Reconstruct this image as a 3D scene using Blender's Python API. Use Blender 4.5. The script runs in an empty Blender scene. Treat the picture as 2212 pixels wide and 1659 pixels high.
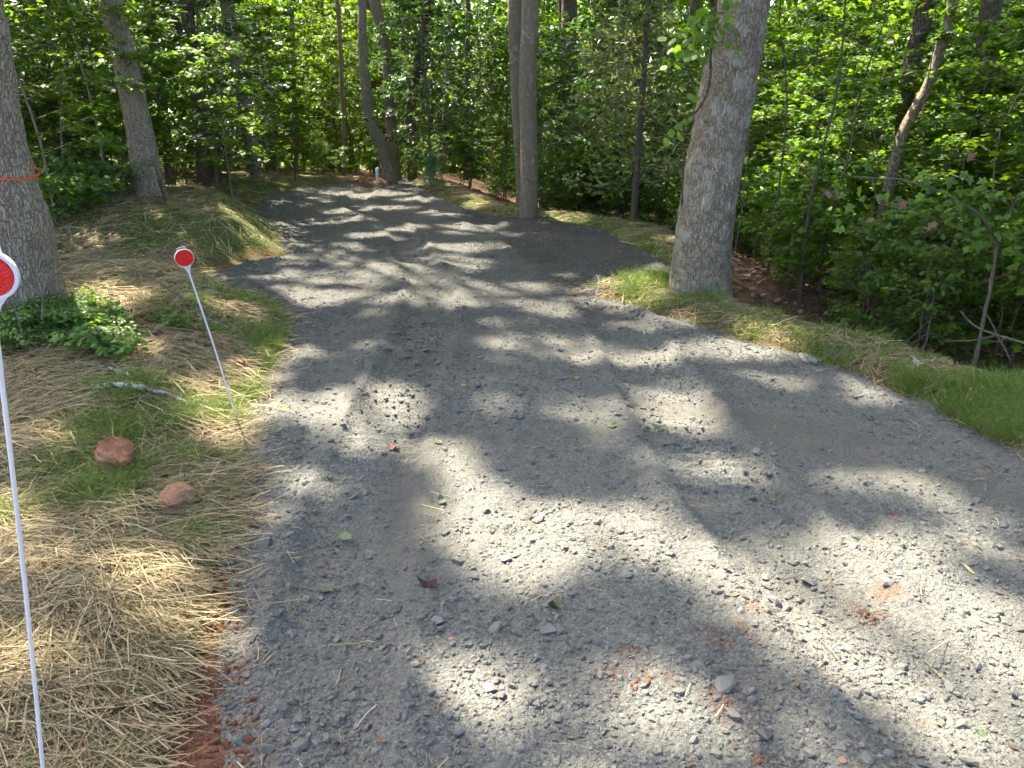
import bpy, math, random
import numpy as np
rad = math.radians
sc = bpy.context.scene
COL = sc.collection
random.seed(7)
RNG = np.random.default_rng(7)

# ---------------------------------------------------------------- camera, sky, sun, exposure
CAM_H, PITCH, FOC = 1.6, rad(20.0), 1671.0          # FOC in units of a 2212 px wide picture
cd = bpy.data.cameras.new('camera'); cam = bpy.data.objects.new('camera', cd); COL.objects.link(cam)
cam.location = (0, 0, CAM_H); cam.rotation_euler = (rad(90) - PITCH, 0, 0)
cd.sensor_fit = 'HORIZONTAL'; cd.sensor_width = 36.0; cd.lens = 36.0 * FOC / 2212.0
cd.clip_start = 0.05; cd.clip_end = 600
sc.camera = cam

SUN_EL, SUN_AZ = rad(58.0), rad(40.0)               # azimuth: left of the viewing direction
SV = np.array([-math.sin(SUN_AZ) * math.cos(SUN_EL), math.cos(SUN_AZ) * math.cos(SUN_EL), math.sin(SUN_EL)])
w = bpy.data.worlds.new('World'); sc.world = w; w.use_nodes = True
nt = w.node_tree; bg = nt.nodes['Background']
sky = nt.nodes.new('ShaderNodeTexSky'); sky.sky_type = 'NISHITA'; sky.sun_disc = False
sky.sun_elevation = SUN_EL; sky.sun_rotation = -SUN_AZ; sky.air_density = 0.7; sky.dust_density = 4.0; sky.ozone_density = 0.6
nt.links.new(sky.outputs[0], bg.inputs[0]); bg.inputs[1].default_value = 0.125
sl = bpy.data.lights.new('sun', 'SUN'); so = bpy.data.objects.new('sun', sl); COL.objects.link(so)
sl.energy = 5.0; sl.angle = rad(0.75); sl.color = (1.0, 0.89, 0.74)
from mathutils import Vector
so.rotation_euler = Vector(SV).to_track_quat('Z', 'Y').to_euler()
so.location = (-10, 12, 30)
vs = sc.view_settings
vs.view_transform = 'Standard'; vs.look = 'None'; vs.exposure = 2.9; vs.gamma = 1.0; vs.use_curve_mapping = False
cy = sc.cycles
cy.max_bounces = 5; cy.diffuse_bounces = 3; cy.glossy_bounces = 2; cy.transmission_bounces = 4; cy.transparent_max_bounces = 4
cy.sample_clamp_indirect = 6.0
cy.use_adaptive_sampling = True; cy.adaptive_threshold = 0.03; cy.adaptive_min_samples = 16
cy.use_denoising = True; cy.denoiser = 'OPENIMAGEDENOISE'

# ---------------------------------------------------------------- numeric helpers
def hash3(i, j, k, seed):
    h = (i.astype(np.int64) * 374761393 + j.astype(np.int64) * 668265263 + k.astype(np.int64) * 2147483647 + seed * 1274126177) & 0xffffffff
    h = ((h ^ (h >> 13)) * 1274126177) & 0xffffffff
    h = ((h ^ (h >> 16)) * 2246822519) & 0xffffffff
    return ((h ^ (h >> 15)) & 0xffffff) / float(0xffffff)

def noise2(x, y, seed=0):
    x = np.asarray(x, float); y = np.asarray(y, float)
    i = np.floor(x); j = np.floor(y); fx = x - i; fy = y - j
    fx = fx * fx * (3 - 2 * fx); fy = fy * fy * (3 - 2 * fy); z = np.zeros_like(i)
    a = hash3(i, j, z, seed); b = hash3(i + 1, j, z, seed); c = hash3(i, j + 1, z, seed); d = hash3(i + 1, j + 1, z, seed)
    return (a * (1 - fx) + b * fx) * (1 - fy) + (c * (1 - fx) + d * fx) * fy

def fbm(x, y, seed=0, oct=4, gain=0.5):
    s = 0; a = 1.0; t = 0
    for o in range(oct):
        s = s + a * noise2(x * 2 ** o + 17.3 * o, y * 2 ** o - 9.1 * o, seed + o); t += a; a *= gain
    return s / t

def ss(a, b, x):
    t = np.clip((np.asarray(x, float) - a) / (b - a), 0, 1)
    return t * t * (3 - 2 * t)

# ---------------------------------------------------------------- lie of the land
LY = [0.0, 1.5, 2.0, 2.5, 3.3, 3.75, 4.25, 5.04, 5.85, 6.3, 6.9, 7.5, 8.0, 8.6, 9.2, 10.3, 12.7, 14.7, 16.3, 17.4, 22]
LX = [-.35, -.67, -.86, -1.02, -1.24, -1.36, -1.42, -1.52, -1.68, -2.0, -2.6, -3.0, -2.8, -2.45, -2.7, -3.1, -4.2, -4.45, -3.8, -3.05, -2.85]
RY = [0.0, 1.5, 2.2, 3.31, 3.57, 4.02, 4.47, 5.04, 5.48, 6.0, 6.5, 6.9, 7.3, 7.6, 8.1, 9.2, 10.3, 11.1, 11.6, 12.7, 14.7, 17.4, 22]
RX = [2.9, 2.8, 2.65, 2.42, 2.34, 2.28, 2.1, 1.80, 1.45, 1.14, .72, .70, 1.45, 1.65, 1.62, 1.32, 1.16, .62, -.2, -.9, -1.5, -2.3, -2.5]
def Ledge(y): return np.interp(y, LY, LX)
def Redge(y): return np.interp(y, RY, RX)
AY = [0, 1.5, 3.0, 4.5, 5.8, 6.8, 7.5, 8.4, 9.5, 11, 13, 16, 20]
AL = [.02, .04, .09, .16, .26, .20, .15, .36, .46, .38, .24, .12, .05]
def H(x, y):
    x = np.asarray(x, float); y = np.asarray(y, float)
    dl = Ledge(y) - x; dr = x - Redge(y)
    z = -0.055 * np.clip(y - 16.6, 0, 40) ** 1.15 * 0.9
    a = np.interp(y, AY, AL)
    left = a * ss(-.05, .75, dl) + 0.035 * np.clip(dl - .4, 0, 6) * ss(3, 7, y)
    left = left + ss(0.1, .6, dl) * (0.10 * (fbm(x * 1.3, y * 1.3, 3, 3) - .5) + 0.05 * (fbm(x * 4, y * 4, 5, 2) - .5))
    berm = .07 * ss(-.05, .25, dr) * (1 - ss(.55, 1.0, dr)) * (1 - ss(7.1, 7.3, y) * (1 - ss(7.9, 8.6, y)))
    right = berm - .62 * ss(.55, 3.0, dr) - .10 * np.clip(dr - 3.0, 0, 12)
    right = right + ss(.5, 1.4, dr) * .12 * (fbm(x * .9, y * .9, 11, 3) - .5)
    z = z + np.where(dl > -.1, left, 0) + np.where(dr > -.1, right, 0)
    far = np.clip(np.hypot(x, y) - 30, 0, 100)
    return z + .02 * far * 0
def H1(x, y): return float(H(np.array([x]), np.array([y]))[0])

FW = np.array([0, math.cos(PITCH), -math.sin(PITCH)]); UPV = np.array([0, math.sin(PITCH), math.cos(PITCH)])
def ray(u, v): return FW + np.array([1., 0, 0]) * ((u - 1106) / FOC) + UPV * ((829.5 - v) / FOC)
def at_y(u, v, y):
    d = ray(u, v); t = y / d[1]; return np.array([0, 0, CAM_H]) + d * t
def at(u, v, dz=0.0):
    d = ray(u, v); t0, t1 = .5, None; t = .5
    while t < 60:
        p = np.array([0, 0, CAM_H]) + d * t
        if p[2] < H1(p[0], p[1]) + dz:
            for _ in range(14):
                m = (t0 + t) / 2; p = np.array([0, 0, CAM_H]) + d * m
                if p[2] < H1(p[0], p[1]) + dz: t = m
                else: t0 = m
            return p
        t0 = t; t *= 1.03
    return p
def flat(u, v):
    d = ray(u, v); t = CAM_H / -d[2]; return np.array([0, 0, CAM_H]) + d * t

# ---------------------------------------------------------------- object helpers
def put(o, parent=None):
    COL.objects.link(o)
    if parent is not None: o.parent = parent
    return o
def tag(o, label=None, cat=None, group=None, kind=None):
    if label: o['label'] = label
    if cat: o['category'] = cat
    if group: o['group'] = group
    if kind: o['kind'] = kind
    return o
def empty(name, loc=(0, 0, 0), label=None, cat=None, group=None):
    o = bpy.data.objects.new(name, None); o.empty_display_size = .1; o.location = tuple(float(c) for c in loc)
    put(o); return tag(o, label, cat, group)
def fmesh(name, V, groups, mat=None, smooth=False, attrs=None):
    """mesh from numpy: groups is a list of (n,k) face index arrays; attrs {name: (domain, values)}"""
    me = bpy.data.meshes.new(name); V = np.asarray(V, np.float32)
    me.vertices.add(len(V)); me.vertices.foreach_set('co', V.ravel())
    groups = [np.asarray(g, np.int32) for g in groups if len(g)]
    nl = sum(g.size for g in groups); npoly = sum(len(g) for g in groups)
    me.loops.add(nl); me.loops.foreach_set('vertex_index', np.concatenate([g.ravel() for g in groups]))
    tot = np.concatenate([np.full(len(g), g.shape[1], np.int32) for g in groups])
    st = np.concatenate([[0], np.cumsum(tot)[:-1]]).astype(np.int32)
    me.polygons.add(npoly); me.polygons.foreach_set('loop_start', st); me.polygons.foreach_set('loop_total', tot)
    me.polygons.foreach_set('use_smooth', np.full(npoly, bool(smooth)))
    for k, (dom, val) in (attrs or {}).items():
        a = me.attributes.new(k, 'FLOAT', dom); a.data.foreach_set('value', np.asarray(val, np.float32))
    me.update(calc_edges=True)
    if mat: me.materials.append(mat)
    return me
def mobj(name, me, parent=None): return put(bpy.data.objects.new(name, me), parent)

class Acc:
    """collects vertices, faces (tri and quad) and one per-face tint"""
    def __init__(s): s.v = []; s.f3 = []; s.f4 = []; s.t3 = []; s.t4 = []; s.n = 0
    def add(s, V, F, tint=0.5):
        V = np.asarray(V, float).reshape(-1, 3); F = np.asarray(F, np.int64) + s.n
        t = np.broadcast_to(np.asarray(tint, float), (len(F),))
        if F.shape[1] == 3: s.f3.append(F); s.t3.append(t)
        else: s.f4.append(F); s.t4.append(t)
        s.v.append(V); s.n += len(V)
    def mesh(s, name, mat, smooth=False):
        g = []; t = []
        if s.f3: g.append(np.concatenate(s.f3)); t.append(np.concatenate(s.t3))
        if s.f4: g.append(np.concatenate(s.f4)); t.append(np.concatenate(s.t4))
        return fmesh(name, np.concatenate(s.v), g, mat, smooth, {'tint': ('FACE', np.concatenate(t))})

def resample(P, R, n):
    P = np.asarray(P, float); R = np.asarray(R, float)
    d = np.r_[0, np.cumsum(np.linalg.norm(np.diff(P, axis=0), axis=1))]; m = len(P)
    if m > 2:   # smooth (Catmull-Rom)
        q = np.linspace(0, d[-1], n); out = np.zeros((n, 3)); k = np.clip(np.searchsorted(d, q, 'right') - 1, 0, m - 2)
        t = ((q - d[k]) / np.maximum(d[k + 1] - d[k], 1e-9))[:, None]
        p1 = P[k]; p2 = P[k + 1]; p0 = np.where((k > 0)[:, None], P[np.maximum(k - 1, 0)], 2 * p1 - p2); p3 = np.where((k < m - 2)[:, None], P[np.minimum(k + 2, m - 1)], 2 * p2 - p1)
        out = .5 * (2 * p1 + (p2 - p0) * t + (2 * p0 - 5 * p1 + 4 * p2 - p3) * t ** 2 + (3 * p1 - p0 - 3 * p2 + p3) * t ** 3)
        return out, np.interp(q, d, R)
    q = np.linspace(0, d[-1], n)
    return np.stack([np.interp(q, d, P[:, c]) for c in range(3)], 1), np.interp(q, d, R)

def frames(P):
    T = np.gradient(P, axis=0); T /= np.linalg.norm(T, axis=1)[:, None] + 1e-12
    ref = np.where(np.abs(T[:, 2:3]) > .8, np.array([[0, -1., 0]]), np.array([[0, 0, 1.]]))
    if np.ptp(ref, axis=0).max() > 0: ref[:] = [0.3, -.9, .3]
    A = np.cross(ref, T); A /= np.linalg.norm(A, axis=1)[:, None] + 1e-12
    B = np.cross(T, A); return T, A, B
def tube(P, R, n=6, disp=None):
    P = np.asarray(P, float); R = np.asarray(R, float); T, A, B = frames(P); m = len(P)
    th = np.linspace(0, 2 * np.pi, n, endpoint=False)
    rr = R[:, None] * np.ones((1, n))
    if disp is not None: rr = rr + disp(th[None, :] + np.zeros((m, 1)), P, rr)
    V = P[:, None, :] + rr[..., None] * (np.cos(th)[None, :, None] * A[:, None, :] + np.sin(th)[None, :, None] * B[:, None, :])
    i = np.arange(m - 1)[:, None] * n; j = np.arange(n)[None, :]; k = (j + 1) % n
    F = np.stack([i + j, i + k, i + n + k, i + n + j], -1).reshape(-1, 4)
    return V.reshape(-1, 3), F
def capped(acc, P, R, n=6, tint=.5):
    V, F = tube(P, R, n); acc.add(V, F, tint); m = len(P)
    for e, r in ((0, 0), (m - 1, (m - 1) * n)):
        c = np.asarray(P[e], float); ring = V[r:r + n]
        f = np.array([[n, (q + 1) % n, q] if e == 0 else [n, q, (q + 1) % n] for q in range(n)])
        acc.add(np.vstack([ring, c]), f, tint)

def unit(v): return v / (np.linalg.norm(v, axis=-1, keepdims=True) + 1e-12)
MAPLE = np.array([[0, .40, 0], [0, 0, 0], [.20, -.06, 0], [.42, .02, 0], [.27, .22, 0], [.58, .50, 0], [.26, .52, 0], [.20, .70, 0], [0, 1.0, 0],
                  [-.20, .70, 0], [-.26, .52, 0], [-.58, .50, 0], [-.27, .22, 0], [-.42, .02, 0], [-.20, -.06, 0]], float)
MAPLE[:, 2] = -.18 * np.abs(MAPLE[:, 0]) - .16 * MAPLE[:, 1] ** 2
MAPLE_F = np.array([[0, i, i + 1 if i < 14 else 1] for i in range(1, 15)])
STAR = np.array([[0, 0, 0], [.42, .08, -.06], [.26, .3, -.03], [.5, .55, -.1], [.15, .62, -.06], [0, 1, -.16], [-.15, .62, -.06], [-.5, .55, -.1], [-.26, .3, -.03], [-.42, .08, -.06]], float)
STAR_F = np.array([[0, 1, 2], [0, 2, 8], [0, 8, 9], [2, 3, 4], [2, 4, 6], [2, 6, 8], [4, 5, 6], [6, 7, 8]])
OVAL = np.array([[0, 0, 0], [.27, .30, -.05], [.24, .65, -.08], [0, 1, -.14], [-.24, .65, -.08], [-.27, .30, -.05]], float)
OVAL_F = np.array([[0, 1, 5], [1, 2, 4], [1, 4, 5], [2, 3, 4]])
RHOMB = np.array([[0, 0, 0], [.36, .45, -.06], [0, 1, -.12], [-.36, .45, -.06]], float)
RHOMB_F = np.array([[0, 1, 2], [0, 2, 3]])
def leaves(acc, P, D, N, S, T, F, tint):
    P = np.asarray(P, float); D = unit(np.asarray(D, float)); N = np.asarray(N, float)
    X = unit(np.cross(D, N)); N = np.cross(X, D)
    V = P[:, None, :] + np.asarray(S)[:, None, None] * (T[None, :, 0:1] * X[:, None, :] + T[None, :, 1:2] * D[:, None, :] + T[None, :, 2:3] * N[:, None, :])
    k = len(T); n = len(P)
    FF = (F[None, :, :] + (np.arange(n) * k)[:, None, None]).reshape(-1, 3)
    acc.add(V.reshape(-1, 3), FF, np.repeat(np.broadcast_to(tint, (n,)), len(F)))

# ---------------------------------------------------------------- materials
class NB:
    def __init__(s, name, disp=False):
        s.m = bpy.data.materials.new(name); s.m.use_nodes = True; s.t = s.m.node_tree; s.t.nodes.clear()
        s.out = s.n('ShaderNodeOutputMaterial')
    def n(s, typ, **kw):
        d = s.t.nodes.new(typ)
        for k, v in kw.items():
            if k.startswith('i_'):
                key = k[2:]; key = int(key) if key.isdigit() else key
                sock = d.inputs[key]
                if isinstance(v, bpy.types.NodeSocket): s.t.links.new(v, sock)
                else: sock.default_value = v
            else: setattr(d, k, v)
        return d
    def coord(s, scale=(1, 1, 1)):
        c = s.n('ShaderNodeTexCoord'); m = s.n('ShaderNodeMapping', i_0=c.outputs['Object']); m.inputs['Scale'].default_value = scale; return m.outputs[0]
    def noise(s, co, scale, detail=4, rough=.6, dist=0):
        d = s.n('ShaderNodeTexNoise', i_Vector=co, i_Scale=scale, i_Detail=detail, i_Roughness=rough, i_Distortion=dist); return d.outputs[0]
    def vor(s, co, scale, out='Distance', feature='F1'):
        d = s.n('ShaderNodeTexVoronoi', feature=feature); s.t.links.new(co, d.inputs['Vector']); d.inputs['Scale'].default_value = scale; return d.outputs[out]
    def ramp(s, fac, stops):
        r = s.n('ShaderNodeValToRGB', i_0=fac); e = r.color_ramp.elements
        while len(e) < len(stops): e.new(.5)
        for q, (p, c) in zip(e, stops): q.position = p; q.color = (*c, 1) if len(c) == 3 else c
        return r.outputs[0]
    def rng(s, fac, a, b, c=0., d=1.):
        return s.n('ShaderNodeMapRange', i_0=fac, i_1=a, i_2=b, i_3=c, i_4=d, interpolation_type='SMOOTHSTEP').outputs[0]
    def mix(s, fac, a, b, mode='MIX'):
        d = s.n('ShaderNodeMix', data_type='RGBA', blend_type=mode)
        for i, v in ((0, fac), (6, a), (7, b)):
            if isinstance(v, bpy.types.NodeSocket): s.t.links.new(v, d.inputs[i])
            else: d.inputs[i].default_value = ((*v, 1) if hasattr(v, '__len__') and len(v) == 3 else v)
        return d.outputs[2]
    def math(s, op, a, b=0.):
        d = s.n('ShaderNodeMath', operation=op)
        for i, v in ((0, a), (1, b)):
            if isinstance(v, bpy.types.NodeSocket): s.t.links.new(v, d.inputs[i])
            else: d.inputs[i].default_value = v
        return d.outputs[0]
    def attr(s, name): return s.n('ShaderNodeAttribute', attribute_name=name).outputs['Fac']
    def bump(s, h, strength=.5, dist=.01):
        return s.n('ShaderNodeBump', i_Height=h, i_Strength=strength, i_Distance=dist).outputs[0]
    def pbr(s, col, rough=.9, nrm=None, spec=.2, metal=0.):
        p = s.n('ShaderNodeBsdfPrincipled')
        for k, v in (('Base Color', col), ('Roughness', rough), ('Specular IOR Level', spec), ('Metallic', metal)):
            if isinstance(v, bpy.types.NodeSocket): s.t.links.new(v, p.inputs[k])
            else: p.inputs[k].default_value = (*v, 1) if hasattr(v, '__len__') and len(v) == 3 else v
        if nrm is not None: s.t.links.new(nrm, p.inputs['Normal'])
        return p.outputs[0]
    def done(s, sh): s.t.links.new(sh, s.out.inputs[0]); return s.m

def mat_leaf(name, dark, light, trans=.45, warm=None, rough=.5):
    b = NB(name); t = b.attr('tint'); oi = b.n('ShaderNodeObjectInfo').outputs['Random']
    stops = [(0, dark), (.85, light)] + ([(1.0, warm)] if warm else [])
    c = b.ramp(t, stops); c = b.mix(b.math('MULTIPLY', oi, .35), c, tuple(x * .55 for x in dark))
    p = b.pbr(c, rough, None, .35)
    tc = b.mix(.0, c, c); hs = b.n('ShaderNodeHueSaturation', i_Color=tc, i_Hue=.487, i_Saturation=1.1, i_Value=1.75)
    tr = b.n('ShaderNodeBsdfTranslucent', i_Color=hs.outputs[0])
    mx = b.n('ShaderNodeMixShader', i_0=trans); b.t.links.new(p, mx.inputs[1]); b.t.links.new(tr.outputs[0], mx.inputs[2])
    return b.done(mx.outputs[0])

def mat_tint(name, stops, rough=.85, trans=0.0, spec=.2, co_noise=0):
    b = NB(name); c = b.ramp(b.attr('tint'), stops)
    if co_noise:
        n = b.noise(b.coord(), co_noise, 3); c = b.mix(b.rng(n, .3, .7, .0, .45), c, b.mix(1., c, (.45, .42, .4), 'MULTIPLY'))
    p = b.pbr(c, rough, None, spec)
    if trans:
        tr = b.n('ShaderNodeBsdfTranslucent', i_Color=c); mx = b.n('ShaderNodeMixShader', i_0=trans)
        b.t.links.new(p, mx.inputs[1]); b.t.links.new(tr.outputs[0], mx.inputs[2]); p = mx.outputs[0]
    return b.done(p)

def mat_bark(name, lo, hi, lichen=0., moss=0., scale=1.0, crack=.75):
    b = NB(name); c0 = b.coord(); nz = b.n('ShaderNodeTexNoise', i_Vector=c0, i_Scale=9., i_Detail=3.)
    mp = b.n('ShaderNodeMapping', i_0=c0); mp.inputs['Scale'].default_value = (1, 1, .24)
    co = b.n('ShaderNodeMixRGB', i_0=.07, i_1=mp.outputs[0], i_2=nz.outputs[1]).outputs[0]
    e = b.vor(co, 58 * scale, 'Distance', 'DISTANCE_TO_EDGE'); e2 = b.vor(co, 130 * scale, 'Distance', 'DISTANCE_TO_EDGE'); pc = b.n('ShaderNodeRGBToBW', i_0=b.vor(co, 58 * scale, 'Color')).outputs[0]
    n = b.noise(co, 60 * scale, 5, .65); n2 = b.noise(c0, 2.2, 4, .6)
    plate = b.math('MULTIPLY', b.rng(e, .0, .16), b.rng(e2, -.05, .10, .55, 1.))
    top = b.mix(b.rng(pc, .2, .8, 0, .6), hi, tuple(x * .66 for x in hi)); top = b.mix(b.rng(n, .35, .65, 0, .55), top, tuple(x * .6 for x in hi))
    c = b.mix(b.rng(plate, 0, 1, 1 - crack, 1.), lo, top)
    c = b.mix(b.rng(n2, .35, .7, 0, .35), c, tuple(x * .6 for x in hi))
    if lichen:
        l = b.noise(c0, 6.5, 7, .72, .3); l2 = b.noise(c0, 40, 4, .7)
        f = b.math('MULTIPLY', b.rng(l, .62 - .13 * lichen, .70 - .12 * lichen, 0, .9), b.rng(l2, .3, .55, .25, 1.)); c = b.mix(f, c, (.38, .365, .29))
    if moss:
        z = b.n('ShaderNodeSeparateXYZ', i_0=c0).outputs[2]; l = b.noise(c0, 7, 5, .7)
        f = b.math('MULTIPLY', b.rng(l, .45, .62), b.rng(z, 1.1, .1)); c = b.mix(b.math('MULTIPLY', f, moss), c, (.07, .085, .025))
    h = b.math('ADD', plate, b.math('MULTIPLY', n, .35))
    return b.done(b.pbr(c, .92, b.bump(h, .9, .016), .12))

M = {}
M['leaf'] = mat_leaf('maple_leaf', (.036, .090, .010), (.115, .215, .022), .52, (.22, .24, .03))
M['leaf_far'] = mat_leaf('woodland_leaf', (.034, .088, .010), (.115, .220, .022), .54, (.20, .24, .03))
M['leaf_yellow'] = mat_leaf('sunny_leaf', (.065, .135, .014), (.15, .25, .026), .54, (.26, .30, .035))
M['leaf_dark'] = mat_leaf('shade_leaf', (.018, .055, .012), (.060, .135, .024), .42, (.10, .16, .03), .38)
M['leaf_weed'] = mat_leaf('weed_leaf', (.045, .115, .018), (.11, .22, .030), .45, (.24, .30, .05))
M['leaf_cedar'] = mat_leaf('cedar_leaf', (.060, .085, .022), (.13, .16, .05), .30, (.20, .20, .08))
M['leaf_pine'] = mat_leaf('pine_needle', (.06, .12, .06), (.14, .22, .12), .25)
M['bark_oak'] = mat_bark('oak_bark', (0.107, 0.087, 0.062), (0.459, 0.393, 0.292), .25, .25)
M['bark_lichen'] = mat_bark('lichened_bark', (0.107, 0.085, 0.056), (0.381, 0.321, 0.228), 1.0, .5)
M['bark_pale'] = mat_bark('pale_bark', (0.121, 0.095, 0.064), (0.357, 0.290, 0.200), .5, .3, 1.0, .5)
M['bark_dark'] = mat_bark('dark_bark', (0.048, 0.037, 0.025), (0.183, 0.146, 0.105), .3, .3)
M['twig'] = mat_tint('twig_bark', [(0, (.045, .036, .026)), (.6, (.10, .084, .062)), (1, (.24, .21, .165))], .9)
M['straw'] = mat_tint('straw', [(0, (0.069, 0.052, 0.026)), (.35, (0.173, 0.133, 0.068)), (.8, (0.304, 0.248, 0.136)), (1, (0.401, 0.346, 0.218))], .75, .12, .25)
M['grass'] = mat_tint('grass_blade', [(0, (.055, .100, .012)), (.7, (.125, .200, .028)), (1, (.23, .25, .07))], .6, .35, .3)
M['litter'] = mat_tint('leaf_litter', [(0, (.055, .033, .02)), (.5, (.14, .085, .05)), (.85, (.24, .16, .10)), (1, (.36, .28, .2))], .85, .1, .2)
M['stone'] = mat_tint('crushed_stone', [(0, (0.084, 0.085, 0.078)), (.5, (0.120, 0.118, 0.107)), (.9, (0.160, 0.158, 0.143)), (1, (0.233, 0.230, 0.209))], .95, 0, .12, 90)

def mat_gravel():
    b = NB('gravel_fines'); co = b.coord()
    n1 = b.noise(co, 1.4, 4, .6); n2 = b.noise(co, 46, 5, .7); v = b.vor(co, 105, 'Color'); vd = b.vor(co, 70); vd2 = b.vor(co, 190)
    bw = b.n('ShaderNodeRGBToBW', i_0=v).outputs[0]
    c = b.ramp(n2, [(.25, (0.068, 0.070, 0.062)), (.55, (0.108, 0.110, 0.097)), (.8, (0.150, 0.154, 0.137))])
    c = b.mix(.42, c, b.ramp(bw, [(.2, (0.052, 0.054, 0.050)), (.6, (0.113, 0.117, 0.105)), (.9, (0.192, 0.195, 0.173))]))
    c = b.mix(b.rng(n1, .35, .65, 0, .35), c, (0.111, 0.107, 0.086))
    c = b.mix(b.math('MULTIPLY', b.attr('dust'), .95), c, b.ramp(n2, [(.3, (0.066, 0.065, 0.053)), (.7, (0.098, 0.097, 0.081))]))
    c = b.mix(b.math('MULTIPLY', b.attr('clay'), .6), c, b.ramp(n2, [(.3, (0.077, 0.040, 0.023)), (.7, (0.137, 0.081, 0.048))]))
    c = b.mix(b.attr('damp'), c, b.mix(1., c, (.45, .45, .45), 'MULTIPLY'))  # darkens the gravel: painted shade of the far drive, plus wet turnout stone
    sm = b.math('SUBTRACT', 1., b.math('MULTIPLY', b.attr('dust'), .35))
    h = b.math('ADD', b.math('ADD', b.math('MULTIPLY', vd, .8), b.math('MULTIPLY', vd2, .5)), b.math('MULTIPLY', n2, .9))
    h = b.math('MULTIPLY', h, sm)
    return b.done(b.pbr(c, .95, b.bump(h, .8, .012), .12))
M['gravel'] = mat_gravel()

def mat_ground():
    b = NB('forest_soil'); co = b.coord(); n = b.noise(co, 22, 5, .7); n3 = b.noise(co, 160, 3, .6)
    soil = b.ramp(n, [(.3, (.045, .028, .018)), (.6, (.11, .068, .042)), (.8, (.19, .13, .085))])
    straw = b.ramp(n, [(.3, (.045, .034, .017)), (.6, (.12, .092, .045)), (.8, (.19, .15, .075))])
    green = b.ramp(n, [(.3, (.035, .05, .014)), (.7, (.085, .105, .028))])
    clay = b.ramp(n, [(.3, (.065, .027, .017)), (.7, (.155, .072, .044))])
    c = b.mix(b.attr('straw'), soil, straw); c = b.mix(b.attr('green'), c, green); c = b.mix(b.attr('clay'), c, clay)
    h = b.math('ADD', n, b.math('MULTIPLY', n3, .4))
    return b.done(b.pbr(c, .95, b.bump(h, .8, .02), .1))
M['ground'] = mat_ground()

def mat_plain(name, col, rough=.5, spec=.5, noise=None, var=.15):
    b = NB(name); c = b.mix(b.rng(b.noise(b.coord(), noise or 30, 4), .3, .7, 0, 1.), col, tuple(x * (1 - var) for x in col))
    return b.done(b.pbr(c, rough, None, spec))
M['white_plastic'] = mat_plain('white_plastic', (.60, .62, .64), .45, .4, 25, .07)
def mat_reflector():
    b = NB('red_reflector'); v = b.vor(b.coord((1, 1, 1)), 320); bw = b.n('ShaderNodeRGBToBW', i_0=b.vor(b.coord(), 320, 'Color')).outputs[0]
    n = b.noise(b.coord(), 40, 3)
    c = b.mix(b.rng(n, .3, .7), (.66, .004, .006), (.56, .003, .005)); c = b.mix(b.rng(bw, .2, .8, 0, .5), c, (.42, .003, .005))
    return b.done(b.pbr(c, .25, b.bump(v, .5, .003), .5))
M['red'] = mat_reflector()
M['tape'] = mat_plain('orange_tape', (.78, .085, .02), .4, .4, 60, .25)
M['pvc'] = mat_plain('pale_pvc', (.62, .68, .68), .4, .4, 10, .1)
def mat_rock(name, a, c2):
    b = NB(name); co = b.coord(); n = b.noise(co, 16, 6, .7); c = b.ramp(n, [(.3, a), (.68, c2)])
    l = b.noise(co, 6, 3); c = b.mix(b.rng(l, .5, .75, 0, .5), c, (.40, .27, .18))
    return b.done(b.pbr(c, .95, b.bump(b.noise(co, 45, 5, .7), 1.0, .02), .1))
M['clay_rock'] = mat_rock('clay_rock', (.13, .055, .030), (.31, .155, .085))
M['tan_rock'] = mat_rock('tan_rock', (.19, .095, .052), (.38, .22, .13))
M['dark_rock'] = mat_rock('dark_clay', (.10, .035, .022), (.22, .085, .05))
def mat_lichen_stick():
    b = NB('lichen_stick'); co = b.coord(); n = b.noise(co, 26, 5, .7)
    c = b.ramp(n, [(.40, (.075, .06, .045)), (.5, (.20, .185, .15)), (.56, (.40, .45, .42))])
    return b.done(b.pbr(c, .95, b.bump(n, .6, .01), .1))
M['lichen_stick'] = mat_lichen_stick()
M['dead_wood'] = mat_bark('dead_wood', (.10, .085, .065), (.30, .265, .21), .3, .1, 3.0, .4)
M['log'] = mat_bark('log_bark', (.085, .07, .052), (.21, .185, .15), .4, .2)

# ---------------------------------------------------------------- ground sheet
def axis(segs):
    a = [segs[0][0]]
    for (s, e, step) in segs:
        n = max(1, int(round((e - s) / step))); a += list(np.linspace(s, e, n + 1)[1:])
    return np.array(a)
def sheet(X, Y):
    m, n = X.shape; i = np.arange(m - 1)[:, None] * n; j = np.arange(n - 1)[None, :]
    return np.stack([i + j, i + j + 1, i + n + j + 1, i + n + j], -1).reshape(-1, 4)
def clay_w(x, y):
    dl = Ledge(y) - x
    e = ss(-.10, .0, dl) * (1 - ss(.06 + .10 * (1 - ss(1.5, 2.1, y)), .15 + .14 * (1 - ss(1.5, 2.1, y)), dl)) * (1 - ss(2.2, 2.9, y)) * 1.8
    e = e * ss(.36, .50, fbm(x * 5, y * 5, 31, 3) + .2 * (1 - ss(1.5, 2.1, y)))
    e2 = ss(.0, .2, dl) * (1 - ss(.3, .7, dl)) * ss(12.2, 13, y) * (1 - ss(17.5, 19, y))
    e3 = np.exp(-(((x + 3.05) / .55) ** 2 + ((y - 17.0) / .5) ** 2)) * 1.5
    e4 = ss(.0, .1, dl) * (1 - ss(.15, .3, dl)) * ss(7.4, 7.9, y) * (1 - ss(8.6, 8.9, y)) * .8
    return np.clip(e + .45 * e2 * ss(.4, .6, fbm(x * 3, y * 3, 33, 3)) + e3 + e4 * .7, 0, 1)
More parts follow.
